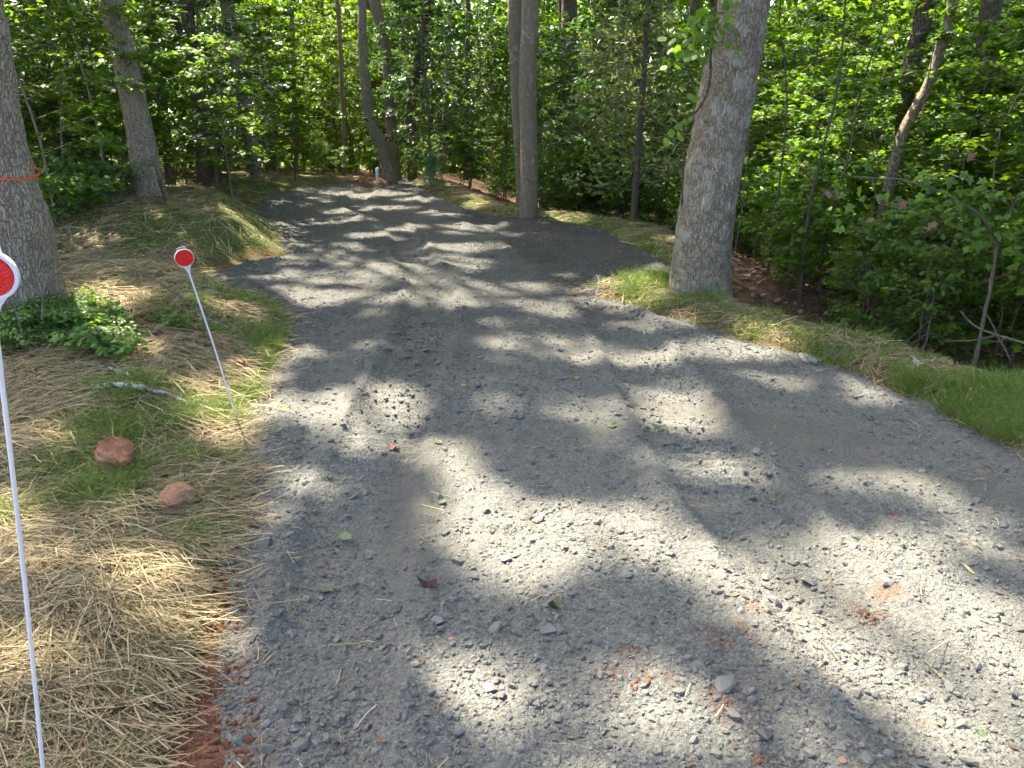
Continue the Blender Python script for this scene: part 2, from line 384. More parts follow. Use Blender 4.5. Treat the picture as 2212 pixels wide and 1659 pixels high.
def straw_w(x, y):
    dl = Ledge(y) - x; dr = x - Redge(y)
    l = ss(-.02, .12, dl) * (1 - ss(2.2, 3.2, dl + .9 * (fbm(x, y, 40, 2) - .5)) * ss(3.0, 4.4, y)) * (1 - ss(18, 21, y))
    weeds = np.exp(-(((x + 2.75) / .75) ** 2 + ((y - 4.9) / .5) ** 2))
    l = l * (1 - .85 * np.clip(weeds * 1.4, 0, 1))
    r = ss(-.02, .1, dr) * (1 - ss(.58, .9, dr)) * (1 - ss(16, 18, y))
    r = r * (1 - ss(7.15, 7.35, y) * (1 - ss(7.9, 8.4, y)))
    return np.clip(np.where(dl > -.1, l, 0) + np.where(dr > -.1, r, 0), 0, 1)
def green_w(x, y):
    dl = Ledge(y) - x; dr = x - Redge(y)
    g = ss(.0, .08, dl) * (1 - ss(.15, .42, dl)) * ss(3.5, 4.1, y)
    g = np.maximum(g, np.where(dl > .05, .85 * ss(.44, .60, fbm(x * 1.1 + 3, y * 1.1, 44, 3)), 0))
    g = np.maximum(g, np.where(dl > .3, ss(.45, .6, fbm(x * 1.6, y * 1.6, 48, 2)) * np.exp(-((y - 3.6) / .7) ** 2) * .8, 0))
    g = np.maximum(g, np.where(dl > .03, (1 - ss(.5, 1.3, dl + .6 * (fbm(x * 2, y * 2, 49, 2) - .5))) * ss(8.2, 8.8, y) * (1 - ss(12, 14, y)) * .9, 0))
    g = np.maximum(g, np.where(dl > .03, .55 * (1 - ss(1.8, 2.6, dl)) * ss(8.0, 8.8, y) * (1 - ss(12.5, 14, y)) * ss(.36, .52, fbm(x * 2.2, y * 2.2, 51, 2)), 0))
    g = np.maximum(g, ss(.0, .1, dr) * (1 - ss(.8, 1.1, dr)) * ss(.40, .60, fbm(x * 1.5, y * 1.5, 46, 2)) * (1 - ss(16, 18, y)))
    g = g * (1 - ss(7.15, 7.35, y) * (1 - ss(7.9, 8.4, y)) * (dr > 0))
    g = np.where(dl > 0, g * (.12 + .88 * ss(2.3, 3.1, y)), g)
    return np.clip(g * np.clip(straw_w(x, y) * 2, 0, 1), 0, 1)
gx = axis([(-90, -14, 2.5), (-14, -6, .22), (-6, 4.2, .035), (4.2, 12, .2), (12, 90, 2.5)])
gy = [-6.0]
while gy[-1] < 110: gy.append(gy[-1] + (.5 if gy[-1] < .5 else max(.03, .012 * gy[-1] ** 1.35)))
gy = np.array(gy); X, Y = np.meshgrid(gx, gy)
inside = np.minimum(X - Ledge(Y), Redge(Y) - X)
Z = H(X, Y) - .05 * ss(.12, .3, inside)
dcl = np.hypot((X + 3.05) / .5, (Y - 17.0) / .45); Z = Z + .16 * np.exp(-dcl ** 2) + .02 * (fbm(X * 9, Y * 9, 60, 3) - .5) * ss(0.05, .3, -inside)
att = {k: ('POINT', f(X, Y).ravel()) for k, f in (('straw', straw_w), ('green', green_w), ('clay', clay_w))}
ground = mobj('ground', fmesh('ground', np.stack([X, Y, Z], -1).reshape(-1, 3), [sheet(X, Y)], M['ground'], True, att)); tag(ground, 'brown woodland ground with straw and clay beside the drive', kind='structure')

# ---------------------------------------------------------------- gravel drive
TRK = [(-.62, .10, .17), (.75, .22, .19)]
def track_x(k, y): return TRK[k][0] + np.interp(y, [1, 4, 7, 10, 13, 17], [.05, .0, -.12, -.75, -2.0, -2.4]) + (0 if k == 0 else np.interp(y, [1, 4, 17], [.45, .12, -.1]))
def road_relief(X, Y):
    z = .045 * (fbm(X * 1.6, Y * 1.6, 70, 3) - .5) + .034 * (fbm(X * 7, Y * 7, 73, 3) - .5)
    sm = 1 - .5 * dust_w(X, Y)
    z = z + sm * (.014 * (fbm(X * 26, Y * 26, 76, 2) - .5) + .010 * (fbm(X * 75, Y * 75, 79, 2) - .5))
    for k in (0, 1):
        d = np.abs(X - track_x(k, Y) - .04 * np.sin(Y * 1.3 + k)); wd = TRK[k][2] + .04
        ph = 2 * np.pi * (Y / .085 + 1.0 * (X - track_x(k, Y)))
        msk = (1 - ss(wd * .85, wd * 1.1, d)) * ss(.36, .5, fbm(X * .9, Y * .9, 82 + k, 2)) * ss(2.2, 3.4, Y)
        z = z - .026 * (1 - ss(wd * .7, wd * 1.15, d)) + .022 * np.exp(-((d - wd * 1.2) / .06) ** 2) + msk * .011 * np.clip(np.sin(ph) * 1.6, -1, 1)
    z = z + .05 * np.exp(-(((X - .05) / .35) ** 2 + ((Y - 4.35) / .32) ** 2)) + .03 * ss(.28, .05, np.minimum(X - Ledge(Y), Redge(Y) - X)) * ss(-.1, .1, np.minimum(X - Ledge(Y), Redge(Y) - X))
    return z
def dust_w(X, Y):
    p = lambda cx, cy, rx, ry, a: np.exp(-((((X - cx) * math.cos(a) + (Y - cy) * math.sin(a)) / rx) ** 2 + ((-(X - cx) * math.sin(a) + (Y - cy) * math.cos(a)) / ry) ** 2))
    d = p(-.42, 2.95, .16, .75, .12) + p(2.0, 3.0, 1.0, .12, -.65) + p(1.35, 3.75, .7, .12, -.5) + .7 * p(.1, 3.6, .5, .12, .2) + .6 * p(2.1, 2.3, .5, .15, -.6)
    return np.clip(d * (.55 + .9 * fbm(X * 4, Y * 4, 85, 3)), 0, 1)
def damp_shade_w(X, Y):  # far drive shade put into the colour, with the turnout's own darker wet stone
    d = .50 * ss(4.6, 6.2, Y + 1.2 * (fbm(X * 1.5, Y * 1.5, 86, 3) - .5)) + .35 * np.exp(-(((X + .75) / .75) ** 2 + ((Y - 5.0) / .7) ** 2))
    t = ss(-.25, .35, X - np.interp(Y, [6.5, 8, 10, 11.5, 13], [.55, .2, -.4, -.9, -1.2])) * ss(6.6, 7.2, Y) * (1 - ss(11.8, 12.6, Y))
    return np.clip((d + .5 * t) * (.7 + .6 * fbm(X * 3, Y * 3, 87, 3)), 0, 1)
def road_clay(X, Y):
    r = np.random.default_rng(5); c = np.zeros_like(X)
    spots = [(1560, 1395, .06), (1590, 1385, .05), (1640, 1330, .04), (1360, 1415, .03), (1335, 1480, .05), (1420, 1470, .04), (1560, 1530, .045), (1600, 1560, .04), (1870, 1330, .06), (1910, 1290, .045),
             (1650, 1655, .05), (2000, 1560, .02), (1250, 770, .05), (860, 780, .05), (1330, 460, .2), (1220, 745, .05), (1930, 1115, .025), (1700, 1080, .02), (520, 1560, .05), (505, 1360, .04), (500, 1450, .05), (530, 1640, .07), (480, 1250, .05)]
    for (u, v, s) in spots:
        p = flat(u, v); c += np.exp(-(((X - p[0]) / (s * 1.3)) ** 2 + ((Y - p[1]) / s) ** 2))
    return np.clip(c * ss(.42, .60, fbm(X * 30, Y * 30, 88, 4)) * 1.4, 0, 1)
def RZ(X, Y):
    X = np.asarray(X, float); Y = np.asarray(Y, float); ins = np.minimum(X - Ledge(Y), Redge(Y) - X) + .10 * (fbm(X * 4, Y * 4, 90, 3) - .5) * np.clip(Y / 3, .5, 1.4)
    return H(X, Y) + road_relief(X, Y) * ss(-.02, .15, ins) + np.interp(ins, [-.3, -.14, -.05, .1], [-.12, -.05, .004, .012])
ry = [.6]
while ry[-1] < 21: ry.append(ry[-1] + max(.008, .0017 * ry[-1] ** 2))
ry = np.array(ry); nx = 430
tt = np.linspace(0, 1, nx)[None, :]
RXm = (Ledge(ry) - .3)[:, None] * (1 - tt) + (np.minimum(Redge(ry), 3.2) + .3)[:, None] * tt; RYm = ry[:, None] + 0 * tt
drive = mobj('gravel_driveway', fmesh('gravel_driveway', np.stack([RXm, RYm, RZ(RXm, RYm)], -1).reshape(-1, 3), [sheet(RXm, RYm)], M['gravel'], True,
             {'damp': ('POINT', damp_shade_w(RXm, RYm).ravel()), 'dust': ('POINT', dust_w(RXm, RYm).ravel()), 'clay': ('POINT', road_clay(RXm, RYm).ravel())}))
tag(drive, 'grey crushed stone driveway climbing between the trees', kind='structure')

# crushed stones: facetted lumps
def ico():
    p = (1 + 5 ** .5) / 2
    V = np.array([(-1, p, 0), (1, p, 0), (-1, -p, 0), (1, -p, 0), (0, -1, p), (0, 1, p), (0, -1, -p), (0, 1, -p), (p, 0, -1), (p, 0, 1), (-p, 0, -1), (-p, 0, 1)], float)
    F = np.array([(0, 11, 5), (0, 5, 1), (0, 1, 7), (0, 7, 10), (0, 10, 11), (1, 5, 9), (5, 11, 4), (11, 10, 2), (10, 7, 6), (7, 1, 8), (3, 9, 4), (3, 4, 2), (3, 2, 6), (3, 6, 8), (3, 8, 9), (4, 9, 5), (2, 4, 11), (6, 2, 10), (8, 6, 7), (9, 8, 1)])
    return unit(V), F
IV, IF = ico()
OV = np.array([(1, 0, 0), (0, 1, 0), (-1, 0, 0), (0, -1, 0), (0, 0, 1), (.3, .2, -.6)], float); OF = np.array([(0, 1, 4), (1, 2, 4), (2, 3, 4), (3, 0, 4), (1, 0, 5), (2, 1, 5), (3, 2, 5), (0, 3, 5)])
def stone_cloud(acc, P, S, base, faces, r):
    n = len(P); k = len(base)
    V = base[None] * (1 + r.normal(0, .17, (n, k, 1))) + r.normal(0, .10, (n, k, 3))
    V *= np.stack([r.uniform(.8, 1.35, n), r.uniform(.6, 1.0, n), r.uniform(.40, .75, n)], 1)[:, None, :]
    a = r.uniform(0, 2 * np.pi, n); c, s = np.cos(a)[:, None], np.sin(a)[:, None]
    tl = r.normal(0, .25, n)[:, None]
    x = V[..., 0] * c - V[..., 1] * s; y = V[..., 0] * s + V[..., 1] * c; z = V[..., 2] + x * tl
    V = np.stack([x, y, z], -1) * S[:, None, None] + P[:, None, :]
    F = (faces[None] + (np.arange(n) * k)[:, None, None]).reshape(-1, 3)
    acc.add(V.reshape(-1, 3), F, np.repeat(np.clip(r.beta(2.2, 2.6, n) * .95 * (1 - .55 * damp_shade_w(P[:, 0], P[:, 1])), 0, 1), len(faces)))  # stone tint takes the same painted shade and wet darkening
def road_points(n, y0, y1, r, power=2.0):
    t = r.uniform(0, 1, n * 4)
    y = (y0 ** (1 - power) + t * (y1 ** (1 - power) - y0 ** (1 - power))) ** (1 / (1 - power))
    x = r.uniform(-4.8, 3.2, n * 4); e = np.minimum(x - Ledge(y), Redge(y) - x)
    dens = .32 + .55 * ss(.42, .62, fbm(x * 2.2, y * 2.2, 95, 3)) + .55 * (1 - ss(.05, .45, e)) + .9 * np.exp(-(((x - .05) / .5) ** 2 + ((y - 4.3) / .45) ** 2))
    dens = dens * (1 - .9 * dust_w(x, y))
    ok = (e > -.06 - .14 * r.uniform(0, 1, len(e)) ** 2) & (r.uniform(0, 1, len(e)) < dens) & (np.abs(x) < .72 * y + .9)
    return x[ok][:n], y[ok][:n]
r = np.random.default_rng(21); acc = Acc()
x, y = road_points(26000, .95, 7.0, r, 1.7); S = np.clip(r.lognormal(math.log(.0054), .48, len(x)), .0025, .017) * np.clip(.85 + y * .07, .9, 1.25)
ok = r.uniform(0, 1, len(x)) > ss(4.0, 7.0, y); x, y, S = x[ok], y[ok], S[ok]
stone_cloud(acc, np.stack([x, y, RZ(x, y) + S * .12], 1), S, IV, IF, r)
x, y = road_points(42000, 3.6, 17.0, r, 1.6); S = np.clip(r.lognormal(math.log(.0078), .4, len(x)), .004, .022) * np.clip(.8 + y * .04, .9, 1.3)
ok = r.uniform(0, 1, len(x)) < ss(3.6, 6.5, y); x, y, S = x[ok], y[ok], S[ok]
stone_cloud(acc, np.stack([x, y, RZ(x, y) + S * .12], 1), S, OV, OF, r)
tag(mobj('gravel', acc.mesh('gravel', M['stone']), drive), kind='stuff')
M['clod'] = mat_tint('clay_clod', [(0, (.07, .032, .02)), (.6, (.14, .068, .042)), (1, (.20, .12, .08))], .95, 0, .1, 50)
cx_, cy_ = [], []
for (u, v) in [(1560, 1395), (1590, 1385), (1360, 1415), (1335, 1480), (1420, 1470), (1560, 1530), (1870, 1330), (1650, 1655), (520, 1560), (500, 1450), (470, 1500), (450, 1600), (440, 1560), (500, 1640), (480, 1250), (490, 1350), (505, 1300), (480, 1050), (560, 1030)]:
    p = flat(u, v); m = 34 if u < 600 else 6; cx_ += list(r.normal(p[0], .035, m)); cy_ += list(r.normal(p[1], .035, m))
cx_ = np.array(cx_); cy_ = np.array(cy_); S = np.clip(r.lognormal(math.log(.006), .5, len(cx_)), .003, .018); a = Acc(); stone_cloud(a, np.stack([cx_, cy_, np.maximum(RZ(cx_, cy_), H(cx_, cy_)) + S * .1], 1), S, IV, IF, r)
tag(mobj('clay_clods', a.mesh('clay_clods', M['clod']), drive), kind='stuff')
# the larger stones one can pick out
protos = []
for k in range(14):
    a = Acc(); stone_cloud(a, np.zeros((1, 3)), np.ones(1), IV, IF, r)
    a.t3 = [np.full(20, [.3, .5, .6, .8, .45, .5, .7, .35, .6, .4, .55, .4, .65, .5][k])]
    protos.append(a.mesh('stone', M['stone']))
x, y = road_points(290, 1.05, 5.2, r, 1.9)
for k in range(len(x)):
    s = float(np.clip(r.lognormal(math.log(.017), .28), .011, .033)); o = mobj('stone', protos[k % 14], drive)
    o.location = (x[k], y[k], float(RZ(x[k:k + 1], y[k:k + 1])[0]) + s * .18); o.scale = (s, s, s); o.rotation_euler = (r.normal(0, .2), r.normal(0, .2), r.uniform(0, 6.28))

# ---------------------------------------------------------------- straw and grass
def surf(x, y):
    ins = np.minimum(x - Ledge(y), Redge(y) - x)
    return np.where(ins > 0, np.maximum(RZ(x, y), H(x, y)), H(x, y))
def blades(acc, P, D, L, Wd, lift, tint, seg=2, taper=False, roll=None):
    """ribbons from P along D (unit, mostly level) with length L"""
    n = len(P); D = unit(D); side = unit(np.cross(D, np.array([0, 0, 1.]) + .6 * (roll if roll is not None else RNG.normal(0, 1, (n, 3)))))
    V = []
    for i in range(seg + 1):
        t = i / seg; c = P + D * (L * t)[:, None]; c[:, 2] += lift * (4 * t * (1 - t)) if not taper else lift * t * t
        wv = Wd * (1 if not taper else (1 - t) ** .7 + .05)
        V += [c - side * wv[:, None] / 2, c + side * wv[:, None] / 2]
    k = 2 * (seg + 1); V = np.stack(V, 1)
    F = np.concatenate([(np.array([[2 * i, 2 * i + 1, 2 * i + 3, 2 * i + 2]])[None] + (np.arange(n) * k)[:, None, None]).reshape(-1, 4) for i in range(seg)])
    acc.add(V.reshape(-1, 3), F, np.tile(tint, seg))
def pick(n, x0, x1, y0, y1, power, dens, r, fan=True):
    xs = []; ys = []; c = 0
    while c < n:
        t = r.uniform(0, 1, n)
        y = (y0 ** (1 - power) + t * (y1 ** (1 - power) - y0 ** (1 - power))) ** (1 / (1 - power)); x = r.uniform(x0, x1, n)
        ok = r.uniform(0, 1, n) < dens(x, y)
        if fan: ok &= np.abs(x) < .72 * y + .9
        xs.append(x[ok]); ys.append(y[ok]); c += int(ok.sum())
        if len(xs) > 60: break
    return np.concatenate(xs)[:n], np.concatenate(ys)[:n]
def straw_field(n, x0, x1, y0, y1, power, r, wmul=1.0, side=-1):
    def dens(x, y):
        d = straw_w(x, y) * (1 - (.86 if side < 0 else .5) * green_w(x, y)) * np.clip(1 - 1.3 * clay_w(x, y) - .8 * clay_w(x + .10, y), 0, 1); e = (Ledge(y) - x) if side < 0 else (x - Redge(y))
        d = d * np.where((e > 0) & (y > 7.9) & (side < 0), .5, 1.0)
        return d * (e > -.03) * (.35 + .65 * ss(.3, .55, fbm(x * 2.6, y * 2.6, 101, 3)))
    x, y = pick(n, x0, x1, y0, y1, power, dens, r); n = len(x)
    ang = (fbm(x * 1.3, y * 1.3, 110, 2) - .5) * 3.0 + r.normal(0, .55, n) + np.where(r.uniform(0, 1, n) < .40, r.uniform(-1.6, 1.6, n), 0) + .15
    hgt = .075 * fbm(x * 3, y * 3, 112, 3) * r.uniform(0, 1, n) ** .8
    D = np.stack([np.cos(ang), np.sin(ang), r.normal(.0, .09, n)], 1); L = .03 + .25 * r.uniform(0, 1, n) ** 1.3
    z = surf(x, y) + .004 + hgt
    x2 = x + D[:, 0] * L; y2 = y + D[:, 1] * L; D[:, 2] += (surf(x2, y2) - surf(x, y)) / L
    Wd = r.uniform(.0018, .0042, n) * wmul * np.clip(y / 4.5, .9, 1.6)
    a = Acc(); blades(a, np.stack([x, y, z], 1), D, L, Wd, r.normal(0.004, .010, n), np.clip(r.beta(2.2, 1.9, n), 0, 1), 2)
    return a
r = np.random.default_rng(33)
a = straw_field(70000, -4.2, -.2, 1.0, 6.6, 1.7, r); b2 = straw_field(26000, -7.5, -1.9, 6.2, 18, 1.2, r)
for A2 in (b2,):
    for V, F, T in zip(A2.v, A2.f4, A2.t4): a.f4.append(F + a.n); a.t4.append(T); a.v.append(V); a.n += len(V)
tag(mobj('straw_mulch', a.mesh('straw_mulch', M['straw'])), 'loose yellow straw spread over the bank beside the reflector posts', 'straw', kind='stuff')
a = straw_field(9000, .5, 4.0, 2.4, 8.0, 1.5, r, 1.0, 1); b2 = straw_field(4000, -2.6, 2.5, 8.0, 17, 1.2, r, 1.1, 1)
for V, F, T in zip(b2.v, b2.f4, b2.t4): a.f4.append(F + a.n); a.t4.append(T); a.v.append(V); a.n += len(V)
tag(mobj('straw_mulch', a.mesh('straw_mulch', M['straw'])), 'thin straw scattered along the narrow grass verge by the big oak', 'straw', kind='stuff')
def grass_field(n, x0, x1, y0, y1, power, r, lmul=1.0, extra=.06, side=-1):
    def dens(x, y):
        e = (Ledge(y) - x) if side < 0 else (x - Redge(y))
        return np.clip(green_w(x, y) + extra * straw_w(x, y), 0, 1) * (1 - .95 * clay_w(x, y)) * (e > .0) * (.10 + .90 * ss(.40, .62, fbm(x * 6, y * 6, 120, 2)))
    x, y = pick(n, x0, x1, y0, y1, power, dens, r); n = len(x)
    ang = r.uniform(0, 2 * np.pi, n); up = r.uniform(.5, 1.8, n)
    D = np.stack([np.cos(ang), np.sin(ang), up], 1); L = r.uniform(.03, .12, n) * lmul * (.25 + 1.5 * fbm(x * 3.5, y * 3.5, 123, 2))
    a = Acc(); blades(a, np.stack([x, y, surf(x, y) - .004], 1), D, L, r.uniform(.0020, .0038, n) * np.clip(y / 4.0, .9, 1.8), -.35 * L * r.uniform(.2, 1, n), np.clip(r.beta(2.5, 2.2, n) + (r.uniform(0, 1, n) < .05) * .3, 0, 1), 3, True)
    return a
a = grass_field(40000, -4.5, -.3, 1.2, 7.0, 1.4, r, 1.2); b2 = grass_field(36000, -7, -1.9, 6.6, 18, 1.3, r, .7, .45)
for V, F, T in zip(b2.v, b2.f4, b2.t4): a.f4.append(F + a.n); a.t4.append(T); a.v.append(V); a.n += len(V)
tag(mobj('grass', a.mesh('grass', M['grass'])), 'young green grass sprouting through the straw on the bank', 'grass', kind='stuff')
a = grass_field(32000, .5, 4.2, 2.4, 8.2, 1.5, r, 1.6, .45, 1); b2 = grass_field(9000, -2.6, 2.5, 8.2, 17, 1.2, r, .8, .3, 1)
for V, F, T in zip(b2.v, b2.f4, b2.t4): a.f4.append(F + a.n); a.t4.append(T); a.v.append(V); a.n += len(V)
tag(mobj('grass', a.mesh('grass', M['grass'])), 'bright grass of the narrow verge running up to the big oak', 'grass', kind='stuff')

# loose bits of straw blown on to the gravel
def bits(x, y):
    e = np.minimum(x - Ledge(y), Redge(y) - x); return (e > 0) * (.05 + .95 * np.exp(-e / .16))
x, y = pick(420, -3, 2.8, 1.1, 7, 1.5, bits, r); n = len(x); ang = r.uniform(0, 6.28, n); a = Acc()
blades(a, np.stack([x, y, RZ(x, y) + .006], 1), np.stack([np.cos(ang), np.sin(ang), r.normal(0, .05, n)], 1), r.uniform(.03, .13, n), r.uniform(.002, .0038, n), r.normal(.003, .004, n), np.clip(r.beta(3, 2, n), 0, 1), 2)
tag(mobj('loose_straw', a.mesh('loose_straw', M['straw'])), 'loose bits of straw scattered over the gravel', 'straw', kind='stuff')
x, y = pick(260, -4, 2.8, 1.3, 16, 1.3, lambda x, y: 1. * (np.minimum(x - Ledge(y), Redge(y) - x) > .05), r); n = len(x); ang = r.uniform(0, 6.28, n); a = Acc()
leaves(a, np.stack([x, y, RZ(x, y) + .006], 1), np.stack([np.cos(ang), np.sin(ang), r.normal(0, .3, n)], 1), np.stack([r.normal(0, .35, n), r.normal(0, .35, n), np.ones(n)], 1), r.uniform(.012, .032, n) * np.clip(y / 4, 1, 2), OVAL, OVAL_F, np.clip(r.beta(2, 2, n) * .8, 0, 1))
tag(mobj('leaf_crumbs', a.mesh('leaf_crumbs', M['litter'])), 'small brown leaf crumbs strewn on the gravel', 'leaf litter', kind='stuff')
# leaf litter on the woodland floor
def litter_w(x, y):
    dl = Ledge(y) - x; dr = x - Redge(y)
    return np.clip((1 - straw_w(x, y)) * ((dl > .3) | (dr > .6)) + .015 * (dl > 0), 0, 1) * (.3 + .7 * ss(.3, .6, fbm(x * 1.5, y * 1.5, 130, 3)))
x, y = pick(22000, -9, 10, 2.5, 18, 1.5, litter_w, r); n = len(x); a = Acc()
ang = r.uniform(0, 6.28, n); D = np.stack([np.cos(ang), np.sin(ang), r.normal(0, .25, n)], 1); N = np.stack([r.normal(0, .4, n), r.normal(0, .4, n), np.ones(n)], 1)
leaves(a, np.stack([x, y, H(x, y) + r.uniform(.002, .03, n)], 1), D, N, r.uniform(.04, .10, n), OVAL, OVAL_F, np.clip(r.beta(2, 2, n), 0, 1))
tag(mobj('leaf_litter', a.mesh('leaf_litter', M['litter'])), 'brown fallen leaves covering the shaded woodland floor', 'leaf litter', kind='stuff')

# ---------------------------------------------------------------- where the canopy lets the sun through (leaves removed on purpose to place the sun patches)
GAPS = [(2060, 1420, 260, 250), (1800, 1390, 160, 90), (1500, 1600, 220, 75), (1330, 1540, 60, 70), (1000, 1545, 165, 110), (1760, 1600, 60, 60), (2120, 1610, 140, 60), (1620, 1330, 170, 50),
        (1330, 1185, 200, 34), (1130, 1120, 230, 32), (1060, 1180, 130, 20), (1540, 1012, 125, 28), (1420, 1090, 90, 18), (1560, 1240, 150, 28), (1900, 1060, 110, 22), (2130, 1160, 80, 40),
        (700, 890, 120, 28), (840, 935, 70, 50), (960, 985, 90, 24), (1270, 890, 150, 18), (1000, 1040, 110, 18), (1500, 930, 90, 16),
        (1330, 775, 190, 22), (1600, 757, 150, 24), (820, 860, 90, 22), (1130, 745, 100, 12), (1700, 830, 60, 14), (1480, 840, 70, 10), (1100, 700, 80, 9), (1420, 705, 90, 10),
        (900, 580, 180, 20), (1010, 538, 130, 11), (700, 652, 130, 14), (860, 612, 210, 9), (1110, 622, 150, 9), (1350, 645, 80, 9), (900, 642, 250, 9), (700, 562, 80, 11), (640, 600, 80, 11),
        (1020, 658, 140, 8), (1250, 655, 100, 8), (960, 490, 140, 7), (800, 512, 90, 7), (700, 480, 70, 5), (850, 452, 70, 5), (800, 420, 90, 4), (900, 432, 50, 4), (650, 440, 60, 5), (1050, 505, 90, 6),
        (750, 540, 80, 6), (620, 640, 60, 12), (960, 465, 50, 4), (740, 460, 50, 4),
        (485, 845, 55, 40), (120, 1285, 90, 26), (400, 1262, 90, 28), (60, 1500, 60, 40), (570, 502, 75, 20), (470, 484, 130, 18), (560, 548, 70, 11), (420, 540, 70, 9), (350, 500, 60, 8), (430, 600, 70, 12), (250, 405, 130, 8), (450, 420, 70, 7), (300, 470, 60, 6),
        (300, 650, 40, 16), (150, 600, 40, 20), (250, 770, 90, 10), (430, 940, 60, 14), (480, 935, 40, 14), (100, 950, 70, 14), (330, 1150, 60, 14), (560, 640, 30, 10),
        (1310, 622, 70, 14), (1400, 665, 60, 14), (1350, 545, 40, 10), (950, 410, 50, 5), (1030, 450, 40, 5), (540, 1400, 40, 40), (560, 1150, 40, 20)]
SHADES = [(1620, 1440, 150, 28, .55), (1800, 1570, 170, 32, .75), (1230, 1560, 45, 120, 0), (1420, 1300, 160, 40, .5), (800, 800, 230, 30, 0), (1050, 835, 160, 30, 0), (1250, 530, 180, 40, 0), (1380, 590, 80, 20, 0)]
def gap_list(L):
    out = []
    for q in L:
        c = flat(q[0], q[1]); h = at(q[0], q[1]) if q[0] < 640 and q[1] < 1000 else c; e = flat(q[0] + q[2], q[1]); f = flat(q[0], q[1] - q[3]); g = flat(q[0], q[1] + q[3])
        k = h[1] / c[1]; h = h - SV * (h[2] / SV[2])
        out.append((h[0], h[1] if h is not c and k != 1 else (f[1] + g[1]) / 2, abs(e[0] - c[0]) * k, (f[1] - g[1]) / 2 * k))
    return np.array(out)
GA = gap_list(GAPS); SA = gap_list(SHADES)
GA = np.vstack([GA, [(-4.7, 7.1, .7, .45), (-3.9, 7.7, .45, .35), (-5.4, 7.6, .6, .4), (-4.3, 6.4, .4, .3), (-6.2, 8.4, .6, .5),      # on the maples of the bank
                     (.95, 10.7, .28, .30), (1.35, 10.1, .25, .25), (.65, 11.2, .25, .25), (1.7, 9.8, .22, .2), (-1.6, 16.0, .3, .4), (-1.9, 16.6, .3, .3), (-1.2, 15.4, .3, .3)]])  # on the twin stems and crest trunks
def sunny(x, y):
    wx = x + .22 * (fbm(x * 2.2, y * 2.2, 200, 3) - .5) * np.clip(y / 3, .6, 2); wy = y + .22 * (fbm(x * 2.2, y * 2.2, 204, 3) - .5) * np.clip(y / 3, .6, 2.5)
    s = np.zeros(x.shape, bool)
    for (cx, cy, rx, ry_) in GA: s |= ((wx - cx) / (rx * 1.0 + .06)) ** 2 + ((wy - cy) / (ry_ * 1.0 + .09)) ** 2 < 1
    for (cx, cy, rx, ry_) in SA: s &= ~(((wx - cx) / rx) ** 2 + ((wy - cy) / ry_) ** 2 < 1)
    reg = (x > Ledge(y) - 3.0) & (x < Redge(y) + .9) & (y > .9) & (y < 17.5)
    gen = fbm(x * .55, y * .55, 210, 3) > np.where((x < -2) & (y > 17.5), .34, np.where((x > 1.6) & (x < 4.4) & (y > 5.8) & (y < 9), .62, np.where(x > 2, .40, .45)))
    fine = fbm(x * 2.0, y * 2.0, 214, 2) > .66
    return np.where(reg, s | fine, gen)

# ---------------------------------------------------------------- trees
def bark_disp(seed, amp, k1=34., k2=6.5, flare=.5, zb=0., lobes=5, fz=.22):
    def f(th, P, rr):
        z = P[:, 2][:, None] - zb + 0 * th; s = th * 1.0
        R0 = np.median(rr)
        u = np.cos(th) * R0; v = np.sin(th) * R0
        q = 2 * np.pi * R0
        nb = max(8, int(q * k1)); g = th / (2 * np.pi) * nb
        # vertical plates: periodic noise round the stem
        def pn(g, zz, sd): 
            i0 = np.floor(g); f0 = g - i0; a = noise2((i0 % nb) * 7.31 + .5, zz, sd); b = noise2(((i0 + 1) % nb) * 7.31 + .5, zz, sd); f0 = f0 * f0 * (3 - 2 * f0); return a * (1 - f0) + b * f0
        wob = 1.2 * (noise2(np.cos(th) * 3 + 5, z * 3.0 + np.sin(th) * 3, seed + 3) - .5)
        n = pn(g + wob, z * k2, seed); rid = 1 - np.abs(2 * n - 1) ** .8
        big = noise2(np.cos(th) * 1.3 + 9, z * .9 + np.sin(th) * 1.3, seed + 7) - .5
        fl = flare * R0 * np.exp(-np.clip(z, -.3, 9) / fz) * (.75 + .4 * np.cos(lobes * th + seed) * np.exp(-np.clip(z, 0, 9) / .3))
        return amp * (rid - .5) * 2 * -1 * .5 + amp * .6 * (pn(g * 2, z * k2 * 2.2, seed + 11) - .5) + big * .10 * R0 + fl
    return f

def crown_cloud(r, centre, radii, ncl, nleaf, size, spread=.75, filt=True, T=RHOMB, F=RHOMB_F):
    """leaf clumps spread through an ellipsoid; leaves that would block the chosen sun patches are dropped"""
    c = r.normal(0, 1, (ncl, 3)); c = unit(c) * (r.uniform(.15, 1, ncl) ** .45)[:, None] * np.asarray(radii) + np.asarray(centre)
    k = r.integers(0, ncl, nleaf); P = c[k] + r.normal(0, 1, (nleaf, 3)) * np.array([spread, spread, spread * .45])
    if filt:
        g = P - SV[None] * (P[:, 2] / SV[2])[:, None]; P = P[~sunny(g[:, 0], g[:, 1])]
    n = len(P); D = r.normal(0, 1, (n, 3)); D[:, 2] = D[:, 2] * .4 - .25; N = np.stack([r.normal(0, .5, n), r.normal(0, .5, n), np.ones(n)], 1)
    a = Acc(); leaves(a, P, D, N, r.uniform(.75, 1.3, n) * size, T, F, np.clip(r.beta(2, 2, n), 0, 1))
    return a, c

